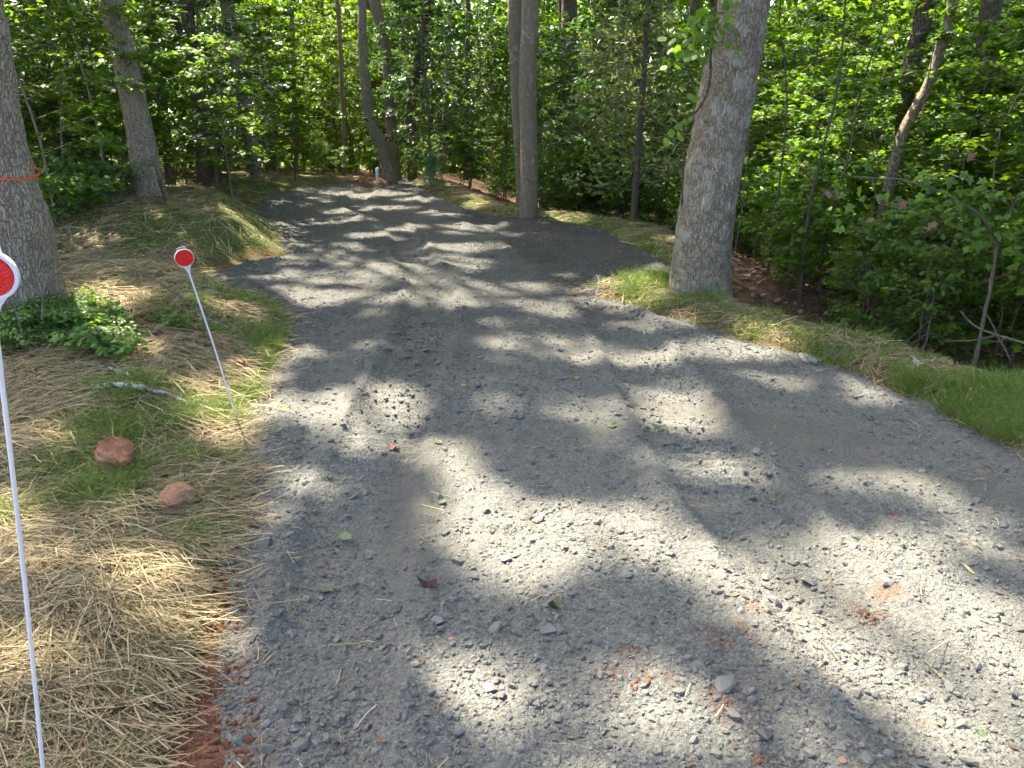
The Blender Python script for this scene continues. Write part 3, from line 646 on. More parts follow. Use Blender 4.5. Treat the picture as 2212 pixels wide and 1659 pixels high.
def tall_tree(name, label, px, depth, w0, w1, top, bark, seed, crown=None, base_v=None, group=None, fine=True, lean=None, amp=.010, flare=.5, k1=34., fz=.22):
    """px: (u, v) points up the visible stem, depth: metres in front of the camera, w0/w1: widths in picture units"""
    r = np.random.default_rng(seed)
    pts = []; dep = depth if hasattr(depth, '__len__') else [depth] * len(px)
    for (u, v), d in zip(px, dep): pts.append(at_y(u, v, d))
    pts = np.array(pts); gz = H1(pts[0][0], pts[0][1])
    k = FOC / (dep[0] * math.cos(PITCH) + .5)
    r0 = w0 / k / 2; r1 = w1 / k / 2
    base = np.array([pts[0][0], pts[0][1], gz - .12]); body = pts[1:] if abs(pts[0][2] - gz) < .6 else pts
    P = np.vstack([base, body]); zt = P[-1, 2]
    dirn = unit(P[-1] - P[-2]) if len(P) > 1 else np.array([0, 0, 1.]); dirn = unit(dirn * .5 + np.array([0, 0, .6]) + (np.array(lean) if lean else 0))
    up = [P[-1] + dirn * (top - zt) * t + np.array([r.normal(0, .12), r.normal(0, .12), 0]) * t for t in (.3, .6, 1.0)]
    P2 = np.vstack([P, up]); zrel = (P2[:, 2] - gz) / max(zt - gz, .5)
    R = np.where(zrel <= 1, r0 + (r1 - r0) * np.clip(zrel, 0, 1), r1 * (1 - .8 * np.clip((P2[:, 2] - zt) / (top - zt), 0, 1)))
    root = empty(name, (float(base[0]), float(base[1]), gz), label, 'tree', group); off = np.array(root.location)
    if fine:
        vis = min(4.5, zt + 1.0); nseg = int(np.clip(w0 * 1.15, 40, 150)); nrow = int(np.clip((vis) / .022 if depth_(dep) < 8 else vis / .045, 60, 260))
        A, Ra = resample(P2, R, 400); lowm = A[:, 2] < vis
        lo, Rl = resample(A[lowm], Ra[lowm], nrow); V, F = tube(lo, Rl, nseg, bark_disp(seed, amp, flare=flare, zb=gz, k1=k1, fz=fz)); acc = Acc(); acc.add(V - off, F)
        hi = A[A[:, 2] > vis - .1][::12]; Rh = Ra[A[:, 2] > vis - .1][::12]
        V, F = tube(hi, Rh * .985, 12); acc.add(V - off, F)
    else:
        A, Ra = resample(P2, R, 46); V, F = tube(A, Ra, 12, bark_disp(seed, amp, k1=16., flare=flare, zb=gz)); acc = Acc(); acc.add(V - off, F)
    if crown:
        (rx, ry_, rz, ncl, nl, size, filt) = crown; cz = top - rz * .55
        cen = P2[-1] * np.array([1, 1, 0]) + np.array([0, 0, cz])
        ca, cl = crown_cloud(r, cen, (rx, ry_, rz), ncl, nl, size, filt=filt)
        for q in range(0, min(ncl, 14)):
            z0 = r.uniform(max(zt + 1.2, top * .45), top * .9); st = np.array([np.interp(z0, A[:, 2], A[:, c]) for c in range(3)]); en = cl[q]
            if np.linalg.norm(en - st) > rx * 1.6: continue
            mid = (st + en) / 2 + np.array([0, 0, .5]); V, F = tube(*resample([st, mid, en], [float(np.interp(z0, A[:, 2], Ra)) * .45, .05, .015], 7), 5); acc.add(V - off, F)
        ca.v = [v - off for v in ca.v]
        tr = mobj('trunk', acc.mesh('trunk', M[bark], True), root); mobj('crown', ca.mesh('crown', M['leaf_far']), root)
    else: mobj('trunk', acc.mesh('trunk', M[bark], True), root)
    return root, A, Ra
def depth_(d): return float(np.min(d))

CR = (4.8, 4.8, 4.2, 120, 14000, .175, True)
T1, A1, R1 = tall_tree('oak_tree', 'huge grey oak beside the near reflector post, orange ribbon round its trunk', [(8, 690), (0, 500), (-40, 350), (-82, 60), (-97, -40)], 5.0, 206, 142, 15.5, 'bark_oak', 301, (5.2, 5.2, 4.4, 130, 17000, .175, True), amp=.018, flare=.40, k1=26., fz=.35)
T2, A2, R2 = tall_tree('oak_tree', 'straight grey oak at the top of the straw bank, leaning outwards', [(322, 425), (310, 330), (282, 190), (252, 60), (232, -20)], float(at(322, 432)[1]), 58, 44, 16.5, 'bark_oak', 302, CR, amp=.012, flare=.55, k1=30., fz=.32)
T3, A3, R3 = tall_tree('oak_tree', 'massive lichen spotted oak on the grass verge across the drive', [(1512, 655), (1522, 500), (1548, 330), (1578, 160), (1608, -20)], 6.5, 122, 98, 16.0, 'bark_lichen', 303, (6., 6., 4.5, 130, 15000, .18, True), amp=.014, flare=.32, k1=32., fz=.3)
T4, A4, R4 = tall_tree('poplar_tree', 'slender pale trunk beyond the dark turnout, its twin stem behind', [(1141, 462), (1143, 350), (1140, 240), (1140, 130), (1146, -20)], float(at(1141, 466)[1]), 38, 34, 15.5, 'bark_pale', 304, (4.8, 4.8, 4.0, 110, 12000, .18, True), amp=.008, flare=.2)
tall_tree('poplar_tree', 'pale stem leaning just behind the slender trunk by the turnout', [(1128, 440), (1124, 330), (1118, 240), (1114, 120), (1112, -20)], 12.9, 24, 28, 15.0, 'bark_pale', 305, None, amp=.007, flare=.2)
tall_tree('maple_tree', 'curved dark trunk at the crest beside the white pipe', [(845, 384), (826, 320), (800, 262), (788, 160), (782, 60), (781, -20)], 17.2, 27, 17, 16, 'bark_oak', 306, CR, flare=.2)
tall_tree('maple_tree', 'sunlit pale stem rising behind the curved trunk at the crest', [(856, 382), (848, 300), (840, 215), (838, 140), (818, 40), (808, -20)], 18.0, 24, 22, 15, 'bark_pale', 307, CR, flare=.3)
tall_tree('maple_tree', 'stout dark forked trunk standing just past the crest', [(889, 386), (886, 300), (887, 225), (905, 130), (925, -20)], 18.6, 24, 17, 14, 'bark_dark', 308, (3, 3, 3, 60, 4000, .17, True), flare=.2)
tall_tree('maple_tree', 'thin pale trunk in the shade left of the white pipe', [(742, 380), (742, 280), (738, 180), (734, 80), (726, -20)], 19.5, 10, 9, 14, 'bark_pale', 309, CR, fine=False, flare=.15)
tall_tree('oak_tree', 'dark upright trunk right behind the straw bank oak', [(432, 340), (426, 230), (414, 120), (402, 0), (398, -20)], 13.4, 27, 24, 16, 'bark_dark', 310, CR, fine=True, amp=.008, flare=.2)
tall_tree('oak_tree', 'grey trunk with sunlit bark between straw bank and crest', [(556, 385), (534, 250), (518, 170), (498, 60), (488, -20)], 15.6, 26, 27, 16, 'bark_pale', 311, CR, fine=True, amp=.008, flare=.2)
tall_tree('oak_tree', 'dark leaning trunk immediately beside the straw bank oak', [(362, 360), (350, 220), (334, 110), (318, -20)], 13.0, 21, 20, 15, 'bark_dark', 312, CR, fine=False, flare=.2)
tall_tree('oak_tree', 'dark slim trunk slanting over the thicket behind the straw bank', [(446, 350), (420, 170), (385, 60), (365, -20)], 15.0, 16, 15, 14, 'bark_dark', 313, (3, 3, 3, 60, 5000, .17, True), fine=False, flare=.2)
tall_tree('oak_tree', 'dark trunk high behind the lichen spotted oak, nearly hidden in leaves', [(1432, 430), (1428, 260), (1424, 120), (1420, -20)], 19, 18, 18, 15, 'bark_dark', 314, (3.2, 3.2, 3, 60, 4000, .18, True), fine=False, flare=.2)
for k, (u0, v0, u1, d, wd, txt) in enumerate([
        (1281, 420, 1286, 21, 13, 'pale thin trunk in deep woods right of the twin stems'), (1214, 400, 1212, 20, 11, 'dark thin trunk close beside the twin pale stems'),
        (1244, 410, 1240, 22, 10, 'slimmest dark trunk between the twin stems and the cedar'), (1340, 420, 1350, 19, 17, 'dark trunk behind the yellowish cedar thicket'),
        (1006, 390, 1012, 23, 12, 'dark thin trunk midway between crest and twin stems'), (958, 390, 972, 24, 12, 'sunlit thin trunk just right of the crest trunks'),
        (1060, 395, 1062, 25, 10, 'hair thin trunk near the left of the twin stems'), (640, 380, 628, 22, 11, 'thin trunk in the bright leafy glade'),
        (585, 380, 574, 24, 13, 'dark trunk behind the bright leafy glade')]):
    tall_tree('forest_tree', txt, [(u0, v0), (u0 * .6 + u1 * .4, v0 * .5), (u1, -20)], d, wd, wd * .85, 13 + k % 3, 'bark_dark' if 'dark' in txt else 'bark_pale', 330 + k, None, fine=False, flare=.15, group='thin trunks deep in the woods')
# right-hand woods
tall_tree('maple_tree', 'dark mossy trunk leaning over the dense maples', [(1940, 560), (1945, 400), (1958, 200), (1982, 90), (2006, -20)], 9.4, 36, 33, 15, 'bark_dark', 315, (3.4, 3.4, 3.2, 60, 5000, .18, True), fine=True, amp=.008, flare=.2)
tall_tree('maple_tree', 'crooked pale trunk with orange ribbons near its foot', [(1868, 668), (1882, 553), (1902, 487), (1946, 302), (2003, 188), (2033, 97), (2062, -20)], 8.4, 27, 19, 13, 'bark_pale', 316, (3, 3, 3, 50, 3500, .18, True), fine=True, amp=.006, flare=.35)
tall_tree('maple_tree', 'rusty brown trunk high among the brightest maple leaves', [(2100, 560), (2112, 300), (2128, 130), (2146, -20)], 9.0, 40, 38, 15, 'bark_dark', 317, None, fine=True, amp=.010, flare=.2)

# understory: maple saplings and shrubs built once and copied
def sapling(seed, h, cb, rad_, nb, nt, nl, ls, T, F, mat, stem=.016, rise=.35, droop=.25, lay=.35, wob=.12, nst=1):
    r = np.random.default_rng(seed); tr = Acc(); lf = Acc()
    for sidx in range(nst):
        P = np.array([[0, 0, -.15]] + [[r.normal(0, wob) * q, r.normal(0, wob) * q, h * q] for q in (.2, .4, .6, .8, 1.0)])
        if nst > 1: P[1:, :2] += r.normal(0, .25, 2) * np.array([.2, .4, .6, .8, 1.0])[:, None] * h * .6
        P, R = resample(P, np.linspace(stem, stem * .2, 6), 14); V, Fq = tube(P, R, 6); tr.add(V, Fq, r.uniform(.2, .9))
        for b in range(nb):
            q = (b + r.uniform(0, 1)) / nb; z = h * (cb + (1 - cb) * q ** .9); st = np.array([np.interp(z, P[:, 2], P[:, c]) for c in range(3)])
            az = b * 2.39996 + r.normal(0, .4); L = rad_ * (1 - .62 * q) * r.uniform(.6, 1.15) * (.55 + .45 * min(1, q * 5))
            d = np.array([math.cos(az), math.sin(az), rise * r.uniform(.4, 1.4)]); tip = st + d * L - np.array([0, 0, droop * L * r.uniform(.6, 1.4)])
            mid = st + d * L * .55; BP, BR = resample([st, mid, tip], [stem * .45 * (1 - .6 * q), stem * .25, .0015], 6); V, Fq = tube(BP, BR, 4); tr.add(V, Fq, r.uniform(.2, .8))
            PP = []; DD = []
            for t in range(nt):
                f = .22 + .78 * (t + r.uniform(0, 1)) / nt; s0 = BP[0] + 0; s0 = np.array([np.interp(f, np.linspace(0, 1, 6), BP[:, c]) for c in range(3)])
                a2 = az + (1 if t % 2 else -1) * r.uniform(.5, 1.15); tl = L * .42 * (1.15 - f) + .10
                d2 = np.array([math.cos(a2), math.sin(a2), r.normal(.05, .18)]); e0 = s0 + d2 * tl
                V, Fq = tube(np.array([s0, (s0 + e0) / 2 + [0, 0, .02], e0]), np.array([.003, .002, .001]), 3); tr.add(V, Fq, .5)
                tt_ = r.uniform(.15, 1.05, nl); pp = s0 + d2 * tl * tt_[:, None] + r.normal(0, .025, (nl, 3))
                aa = a2 + np.where(np.arange(nl) % 2, 1, -1) * r.uniform(.3, 1.3, nl)
                PP.append(pp); DD.append(np.stack([np.cos(aa), np.sin(aa), r.normal(-.25, .25, nl)], 1))
            PP = np.vstack(PP); DD = np.vstack(DD); n = len(PP); N = np.stack([r.normal(0, lay, n), r.normal(0, lay, n), np.ones(n)], 1)
            leaves(lf, PP, DD, N, r.uniform(.65, 1.2, n) * ls, T, F, np.clip(r.beta(2, 2.4, n) + (r.uniform(0, 1, n) < .02) * .5, 0, 1))
    return tr.mesh('trunk', M['twig'], True), lf.mesh('crown', M[mat])
KIND = {}
KIND['mapleA'] = sapling(401, 5.2, .10, 1.5, 38, 8, 14, .076, MAPLE, MAPLE_F, 'leaf')
KIND['mapleB'] = sapling(402, 4.2, .14, 1.3, 34, 8, 14, .074, MAPLE, MAPLE_F, 'leaf')
KIND['mapleC'] = sapling(403, 3.2, .22, 1.1, 26, 7, 12, .076, MAPLE, MAPLE_F, 'leaf', .016)
KIND['midA'] = sapling(404, 6.0, .07, 1.9, 46, 9, 14, .085, STAR, STAR_F, 'leaf_far', .035)
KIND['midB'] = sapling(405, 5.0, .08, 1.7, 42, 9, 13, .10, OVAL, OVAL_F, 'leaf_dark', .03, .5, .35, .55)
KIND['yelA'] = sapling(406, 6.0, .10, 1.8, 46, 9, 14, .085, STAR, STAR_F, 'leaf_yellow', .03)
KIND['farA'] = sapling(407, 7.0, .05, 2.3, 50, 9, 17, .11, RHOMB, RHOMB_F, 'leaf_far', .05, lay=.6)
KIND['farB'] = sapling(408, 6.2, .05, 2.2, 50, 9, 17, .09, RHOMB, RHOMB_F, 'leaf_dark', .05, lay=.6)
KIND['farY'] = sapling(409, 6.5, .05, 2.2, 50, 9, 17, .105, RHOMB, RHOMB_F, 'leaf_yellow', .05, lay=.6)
KIND['shrub'] = sapling(410, 1.3, .12, .55, 10, 5, 7, .07, OVAL, OVAL_F, 'leaf', .009, .6, .2, .5, nst=3)
KIND['shrubM'] = sapling(411, 1.6, .15, .6, 10, 5, 7, .085, MAPLE, MAPLE_F, 'leaf', .010, .6, .2, .5, nst=2)
KIND['weed'] = sapling(412, .34, .1, .2, 7, 4, 6, .055, OVAL, OVAL_F, 'leaf_weed', .004, .8, .2, .5, nst=3)
KIND['weedM'] = sapling(413, .26, .2, .22, 6, 3, 5, .085, MAPLE, MAPLE_F, 'leaf_weed', .004, .8, .2, .4, nst=2)
KIND['slim'] = sapling(414, 4.6, .40, .9, 12, 5, 7, .088, MAPLE, MAPLE_F, 'leaf', .014, wob=.16)
KIND['bare'] = sapling(415, 3.2, .55, .5, 4, 3, 4, .085, MAPLE, MAPLE_F, 'leaf', .013, wob=.2)
def plant(kind, name, x, y, s, rz, label, cat, group=None, tilt=(0, 0), zs=1.0):
    o = empty(name, (x, y, H1(x, y)), label, cat, group); o.rotation_euler = (tilt[0], tilt[1], rz); o.scale = (s, s, s * zs)
    mobj('trunk' if cat != 'weed' else 'stem', KIND[kind][0], o); mobj('crown' if cat != 'weed' else 'foliage', KIND[kind][1], o); return o
r = np.random.default_rng(55)
def scatter(kind_list, n, region, dmin, label, group, name='maple_sapling', cat='sapling', smin=.8, smax=1.15, avoid=(), zr=(.9, 1.1)):
    pts = []
    for _ in range(n * 60):
        if len(pts) >= n: break
        x, y = region()
        if min([9] + [math.hypot(x - a, y - b) for a, b in pts]) < dmin: continue
        if any(math.hypot(x - a, y - b) < c for a, b, c in avoid): continue
        pts.append((x, y)); plant(kind_list[len(pts) % len(kind_list)], name, x, y, r.uniform(smin, smax), r.uniform(0, 6.28), label, cat, group, (r.normal(0, .05), r.normal(0, .05)), r.uniform(*zr))
U = r.uniform
BIG = [(1.55, 6.5, .9), (.25, 12.2, .8), (-4.3, 9, .6)]
# right woods, near then deeper
scatter(['mapleA', 'mapleB', 'mapleC'], 22, lambda: (lambda y: (float(Redge(y)) + U(2.6, 6.5), y))(U(6.3, 11.5)), .95, 'maple sapling in the dense thicket on the low ground past the big verge oak', 'maple saplings of the low thicket', avoid=BIG, zr=(.75, 1.0))
scatter(['midA', 'midB', 'mapleA'], 34, lambda: (lambda y: (U(max(1.6, float(Redge(y)) + 2.2), 15), y))(U(10.5, 19)), 1.25, 'leafy young tree deep in the woods behind the big verge oak', 'young trees behind the big verge oak', 'young_tree', 'tree', avoid=BIG, zr=(.75, 1.0))
scatter(['farA', 'midA', 'farB'], 24, lambda: (U(-1, 22), U(18.5, 30)), 1.9, 'leafy young tree far back behind the twin pale stems', 'young trees behind the twin stems', 'young_tree', 'tree', zr=(.8, 1.0))
# centre, beyond the crest
scatter(['midB', 'farB', 'midA'], 9, lambda: (U(-2.4, 2.6), U(15.5, 19)), 1.2, 'leafy young tree just past the crest of the drive', 'young trees past the crest', 'young_tree', 'tree', .6, .9, avoid=[(-2.6, 17.3, 1.0)])
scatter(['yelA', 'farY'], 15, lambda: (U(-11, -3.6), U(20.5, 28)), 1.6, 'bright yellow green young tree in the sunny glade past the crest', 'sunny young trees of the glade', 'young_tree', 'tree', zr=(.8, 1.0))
scatter(['farA', 'farY', 'farB'], 16, lambda: (U(-16, 0), U(28, 36)), 2.2, 'leafy young tree at the far back of the glade', 'young trees at the back of the glade', 'young_tree', 'tree', zr=(.8, 1.0))
# left woods
scatter(['mapleA', 'mapleB'], 8, lambda: (U(-8.2, -4.6), U(9.9, 12.2)), 1.0, 'maple sapling just behind the straw bank oak', 'maple saplings behind the straw bank oak', zr=(.7, .9), avoid=[(-4.3, 9, 1.0), (-4.2, 10.5, .9)])
scatter(['midA', 'midB', 'mapleA'], 26, lambda: (U(-15, -4.9), U(12, 19)), 1.25, 'leafy young tree in the dark woods behind the straw bank', 'young trees behind the straw bank', 'young_tree', 'tree', zr=(.75, 1.0))
scatter(['farA', 'farB', 'midA'], 14, lambda: (U(-20, -7), U(18.5, 26)), 1.8, 'leafy young tree far back in the woods behind the straw bank', 'young trees far behind the straw bank', 'young_tree', 'tree', zr=(.8, 1.))
# particular saplings
plant('mapleB', 'maple_sapling', -4.9, 8.4, .95, .6, 'maple sapling spreading its leaves in front of the straw bank oak', 'sapling')
plant('mapleA', 'maple_sapling', -5.6, 8.1, .9, 2.0, 'tall maple sapling between the two great oaks on the bank', 'sapling')
plant('mapleC', 'maple_sapling', -3.75, 10.6, .72, 1.2, 'small maple sapling drooping right of the straw bank oak', 'sapling', zs=.9)
plant('mapleA', 'maple_sapling', 4.45, 5.9, .95, 3.9, 'bright maple sapling at the edge of the verge, nearest the drive', 'sapling')
plant('mapleB', 'maple_sapling', 5.4, 7.0, 1.0, 1.9, 'broad maple sapling crowding behind the nearest bright one', 'sapling')
for k, (u, v, d, kd, s, txt) in enumerate([(1725, 690, 7.2, 'slim', 1.05, 'slim speckled sapling stem standing free past the big verge oak'), (1650, 640, 7.8, 'slim', .95, 'thin dark sapling stem closest to the big verge oak'),
        (1768, 650, 7.6, 'bare', 1.0, 'wispy forked sapling stem left of the orange ribbons'), (1835, 640, 8.2, 'bare', .95, 'pale bare sapling stem just left of the ribboned trunk'),
        (1960, 690, 8.0, 'bare', 1.1, 'leaning bare sapling right of the ribboned trunk'),
        (195, 385, 11.5, 'slim', 1.0, 'thin pole sapling left of the fallen log'), (235, 390, 10.4, 'slim', 1.1, 'thin dark sapling beside the fallen log'), (640, 395, 16.2, 'bare', .8, 'little pale sapling lit at the edge of the glade')]):
    p = at_y(u, v, d); plant(kd, 'thin_sapling', float(p[0]), d, s, k * 1.3, txt, 'sapling')
# cedar and pine
def needle_tree(seed, h, rad_, nb, ls, mat, wide=.14, per=46):
    r = np.random.default_rng(seed); tr = Acc(); lf = Acc(); P, R = resample([[0, 0, -.1], [.05, 0, h * .5], [0, .03, h]], [h * .012, h * .008, .004], 10); V, F = tube(P, R, 6); tr.add(V, F, .3)
    T = np.array([[0, 0, 0], [wide, .4, 0], [0, 1, 0], [-wide, .4, 0]], float)
    for b in range(nb):
        q = (b + r.uniform(0, 1)) / nb; z = h * (.08 + .92 * q); az = b * 2.4 + r.normal(0, .3); L = rad_ * (1.05 - q) * r.uniform(.6, 1.2); st = np.array([0, 0, z]); en = st + np.array([math.cos(az) * L, math.sin(az) * L, L * r.uniform(-.1, .45)])
        V, F = tube(np.array([st, (st + en) / 2 - [0, 0, .03], en]), np.array([.008, .005, .002]), 4); tr.add(V, F, .6)
        n = per; f = r.uniform(.2, 1.02, n); pp = st + (en - st) * f[:, None] + r.normal(0, .05 * rad_ + .02, (n, 3)); D = unit(en - st) * .8 + r.normal(0, .7, (n, 3))
        leaves(lf, pp, D, r.normal(0, 1, (n, 3)), r.uniform(.6, 1.3, n) * ls, T, RHOMB_F, np.clip(r.beta(2, 2, n), 0, 1))
    return tr.mesh('trunk', M['twig'], True), lf.mesh('crown', M[mat])
KIND['cedar'] = needle_tree(421, 4.6, 1.1, 60, .13, 'leaf_cedar', .13, 60)
KIND['pine'] = needle_tree(422, .75, .32, 22, .13, 'leaf_pine', .035, 60)
p = at_y(1370, 420, 10.6); plant('cedar', 'cedar_tree', float(p[0]), 10.6, 1.0, .4, 'thin yellowish cedar in the shade left of the big verge oak', 'tree')
p = at_y(1290, 420, 13.6); plant('cedar', 'cedar_tree', float(p[0]), 13.6, .95, 2.4, 'hazy yellowish cedar farther back towards the twin stems', 'tree')
p = at_y(935, 405, 15.2); plant('pine', 'pine_seedling', float(p[0]), 15.2, .85, 0, 'little bluish pine seedling below the crest trunks', 'seedling')
# low growth at the wood's edge
scatter(['shrub', 'shrubM'], 26, lambda: (lambda y: (float(Redge(y)) + U(1.5, 3.6), y))(U(7.6, 14.5)), .5, 'low leafy shrub in the dark hollow left of the big verge oak', 'shrubs in the hollow', 'shrub', 'shrub', avoid=[(1.55, 6.5, .7)])
scatter(['shrubM', 'shrub'], 8, lambda: (U(2.6, 4.6), U(7.2, 8.8)), .45, 'low shrub on the litter just past the big verge oak', 'shrubs past the big verge oak', 'shrub', 'shrub', .5, .8)
scatter(['shrubM', 'shrub'], 14, lambda: (lambda y: (float(Redge(y)) + U(1.7, 3.2), y))(U(4.3, 6.2)), .4, 'low maple shrub behind the grass verge by the fallen pole', 'shrubs behind the grass verge', 'shrub', 'shrub', .7, 1.0)
scatter(['shrub', 'shrubM'], 12, lambda: (lambda y: (float(Redge(y)) + U(.95, 2.6), y))(U(12.3, 17.2)), .5, 'low leafy shrub behind the mossy far verge near the crest', 'shrubs behind the far verge', 'shrub', 'shrub', .5, .85)
scatter(['shrubM', 'shrub'], 6, lambda: (U(2.3, 3.6), U(6.9, 7.9)), .35, 'small shrub on the litter slope touching the big verge oak', 'small shrubs by the big verge oak', 'shrub', 'shrub', .35, .55)
scatter(['shrub', 'shrubM'], 22, lambda: (U(-9, -5.0), U(11.2, 15.5)), .6, 'low leafy shrub at the dark wood edge behind the straw bank', 'shrubs behind the straw bank', 'shrub', 'shrub')
scatter(['shrub'], 12, lambda: (U(-6.5, -1.5), U(17.6, 19.6)), .5, 'low leafy shrub along the crest of the drive', 'shrubs along the crest', 'shrub', 'shrub', .5, .8)
scatter(['weed', 'weedM'], 10, lambda: (-2.45 + r.normal(0, .26), 4.75 + r.normal(0, .22)), .12, 'dark green weed in the leafy patch below the arched twig', 'weeds in the leafy patch', 'weed', 'weed', .34, .55)
scatter(['weed', 'weed'], 13, lambda: (U(-3.3, -2.7), U(4.35, 4.9)), .14, 'pale leafy weed round the foot of the huge ribboned oak', 'weeds round the ribboned oak', 'weed', 'weed', .35, .62)
scatter(['weed', 'weedM'], 12, lambda: (U(-6.0, -4.6), U(8.3, 9.8)), .25, 'green weed near the foot of the straw bank oak', 'weeds by the straw bank oak', 'weed', 'weed', .8, 1.3)

# background canopy trees whose shade falls outside the drive
KT = []
for k in range(2):
    rr = np.random.default_rng(440 + k); a, c = crown_cloud(rr, (0, 0, 11.0), (3.6, 3.6, 3.4), 70, 3200, .19, filt=False); t = Acc()
    P, R = resample([[0, 0, -.2], [.15, 0, 5], [0, .2, 10], [.1, 0, 14]], [.20, .16, .12, .04], 20); V, F = tube(P, R, 10, bark_disp(440 + k, .008, flare=.2)); t.add(V, F)
    for q in range(10):
        z0 = rr.uniform(7, 11); st = np.array([np.interp(z0, P[:, 2], P[:, i]) for i in range(3)]); V, F = tube(*resample([st, (st + c[q]) / 2 + [0, 0, .4], c[q]], [.06, .04, .01], 5), 5); t.add(V, F)
    KT.append((t.mesh('trunk', M['bark_dark'], True), a.mesh('crown', M['leaf_far'])))
pts = []
for _ in range(4000):
    if len(pts) >= 26: break
    x, y = U(-22, 20), U(10, 40)
    sx, sy = x + .40 * 11.5, y - .48 * 11.5
    if -7.5 - 2 < sx < 4.0 and -3 < sy < 21: continue          # their shade would fall on the drive
    if -14 < x < -7 and 23 < y < 34: continue                  # the open glade
    if abs(x) < .66 * y and y < 14: continue
    if x > float(Redge(y)) - 1 and x < float(Redge(y)) + 3: continue
    if min([99] + [math.hypot(x - a, y - b) for a, b in pts]) < 3.2: continue
    pts.append((x, y)); o = empty('forest_tree', (x, y, H1(x, y)), 'tall shaded forest tree in the back woods, trunk half hidden by leaves', 'tree', 'tall trees of the back woods'); o.rotation_euler = (0, 0, U(0, 6)); s = U(.9, 1.2); o.scale = (s, s, s)
    mobj('trunk', KT[len(pts) % 2][0], o); mobj('crown', KT[len(pts) % 2][1], o)
# the far wood that reads as one mass
rr = np.random.default_rng(450); n = 150000; ang = rr.uniform(-.95, .95, n); d = rr.uniform(34, 58, n); x = d * np.sin(ang); y = d * np.cos(ang); z = H(x, y) + rr.uniform(0, 13, n) ** 1.0
clump = fbm(x * .5 + 50, z * .7 + y * .3, 451, 3); ok = clump > .30; x, y, z = x[ok], y[ok], z[ok]; n = len(x); a = Acc()
D = rr.normal(0, 1, (n, 3)); leaves(a, np.stack([x, y, z], 1), D, np.stack([rr.normal(0, .6, n), rr.normal(0, .6, n), np.ones(n)], 1), rr.uniform(.25, .5, n), RHOMB, RHOMB_F, rr.beta(2, 2, n))
tag(mobj('far_woods', a.mesh('far_woods', M['leaf_far'])), 'distant green wood filling the gaps between the trees', 'woods', kind='stuff')

# ---------------------------------------------------------------- reflector posts
def marker(label, top, base, rdisc=.0425, rr=.945):
    top = np.array(top); base = np.array(base); root = empty('reflector_post', base, label, 'reflector post', 'driveway reflector posts')
    a = unit(top - base); n = unit(np.array([-top[0] * .35, -1.0, .05]) - a * np.dot(np.array([-top[0] * .35, -1.0, .05]), a)); sd = np.cross(n, a) * -1
    c = top - base
    def lathe(prof, cen, seg=40):
        th = np.linspace(0, 2 * np.pi, seg, endpoint=False); V = []; 
        for (q, h) in prof: V.append(cen + q * (np.cos(th)[:, None] * sd + np.sin(th)[:, None] * a) + h * n)
        V = np.vstack(V); m = len(prof); i = np.arange(m - 1)[:, None] * seg; j = np.arange(seg)[None, :]; k = (j + 1) % seg
        return V, np.stack([i + j, i + k, i + seg + k, i + seg + j], -1).reshape(-1, 4)
    ac = Acc(); V, F = lathe([(1e-5, -.007), (rdisc * .9, -.007), (rdisc, -.004), (rdisc, .003), (rdisc * .98, .006), (rdisc * (rr + .02), .006), (rdisc * rr, .002), (1e-5, .002)], c); ac.add(V, F); fr = mobj('disc_frame', ac.mesh('disc_frame', M['white_plastic'], False), root)
    ac = Acc(); V, F = lathe([(rdisc * (rr - .004), .0022), (rdisc * (rr - .02), .0048), (rdisc * .4, .0054), (1e-5, .0055)], c); ac.add(V, F); mobj('reflector', ac.mesh('reflector', M['red'], False), root)
    # neck that narrows to the rod
    ac = Acc(); pr = [(-.5, .030, .005), (-.9, .026, .005), (-1.25, .014, .005), (-1.65, .007, .006), (-1.75, .0065, .006)]; V = []
    for (q, wd, d) in pr:
        for (sx, sn) in ((-1, -1), (1, -1), (1, 1), (-1, 1)): V.append(c + a * q * rdisc + sd * wd * sx * .8 + n * (d * sn * .7 - .001))
    F = [[4 * i + j, 4 * i + (j + 1) % 4, 4 * i + 4 + (j + 1) % 4, 4 * i + 4 + j] for i in range(4) for j in range(4)]; ac.add(np.array(V), np.array(F)); nk = mobj('neck', ac.mesh('neck', M['white_plastic']), root)
    ac = Acc(); h = c - a * 1.22 * rdisc + n * .0032; th = np.linspace(0, 6.283, 12, endpoint=False); ring = h + .0024 * (np.cos(th)[:, None] * sd + np.sin(th)[:, None] * a); ac.add(np.vstack([ring, h + n * .0008]), np.array([[12, i, (i + 1) % 12] for i in range(12)])); mobj('rivet_hole', ac.mesh('rivet_hole', M['bark_dark']), nk)
    ac = Acc(); t0 = c + a * rdisc * .97; P = [t0 - sd * .019 - a * .003, t0 - sd * .0175 + a * .010, t0 - sd * .006 + a * .0095, t0, t0 + sd * .006 + a * .0115, t0 + sd * .0165 + a * .0115, t0 + sd * .020 - a * .004]
    P = [t0 - sd * .019 - a * .004, t0 - sd * .0175 + a * .008, t0 - sd * .010 + a * .0105, t0 + sd * .010 + a * .0105, t0 + sd * .0165 + a * .009, t0 + sd * .020 - a * .005]; P2, R2 = resample(P, [.0016] * 6, 26); V, F = tube(P2, R2, 6); ac.add(V, F); mobj('hang_loop', ac.mesh('hang_loop', M['white_plastic']), root)
    ac = Acc(); L = np.linalg.norm(c); bend = sd * .004; P2, R2 = resample([-a * .12, a * L * .5 + bend, c - a * 1.5 * rdisc], [.0042] * 3, 14); V, F = tube(P2, R2, 10); ac.add(V, F); mobj('rod', ac.mesh('rod', M['white_plastic'], True), root)
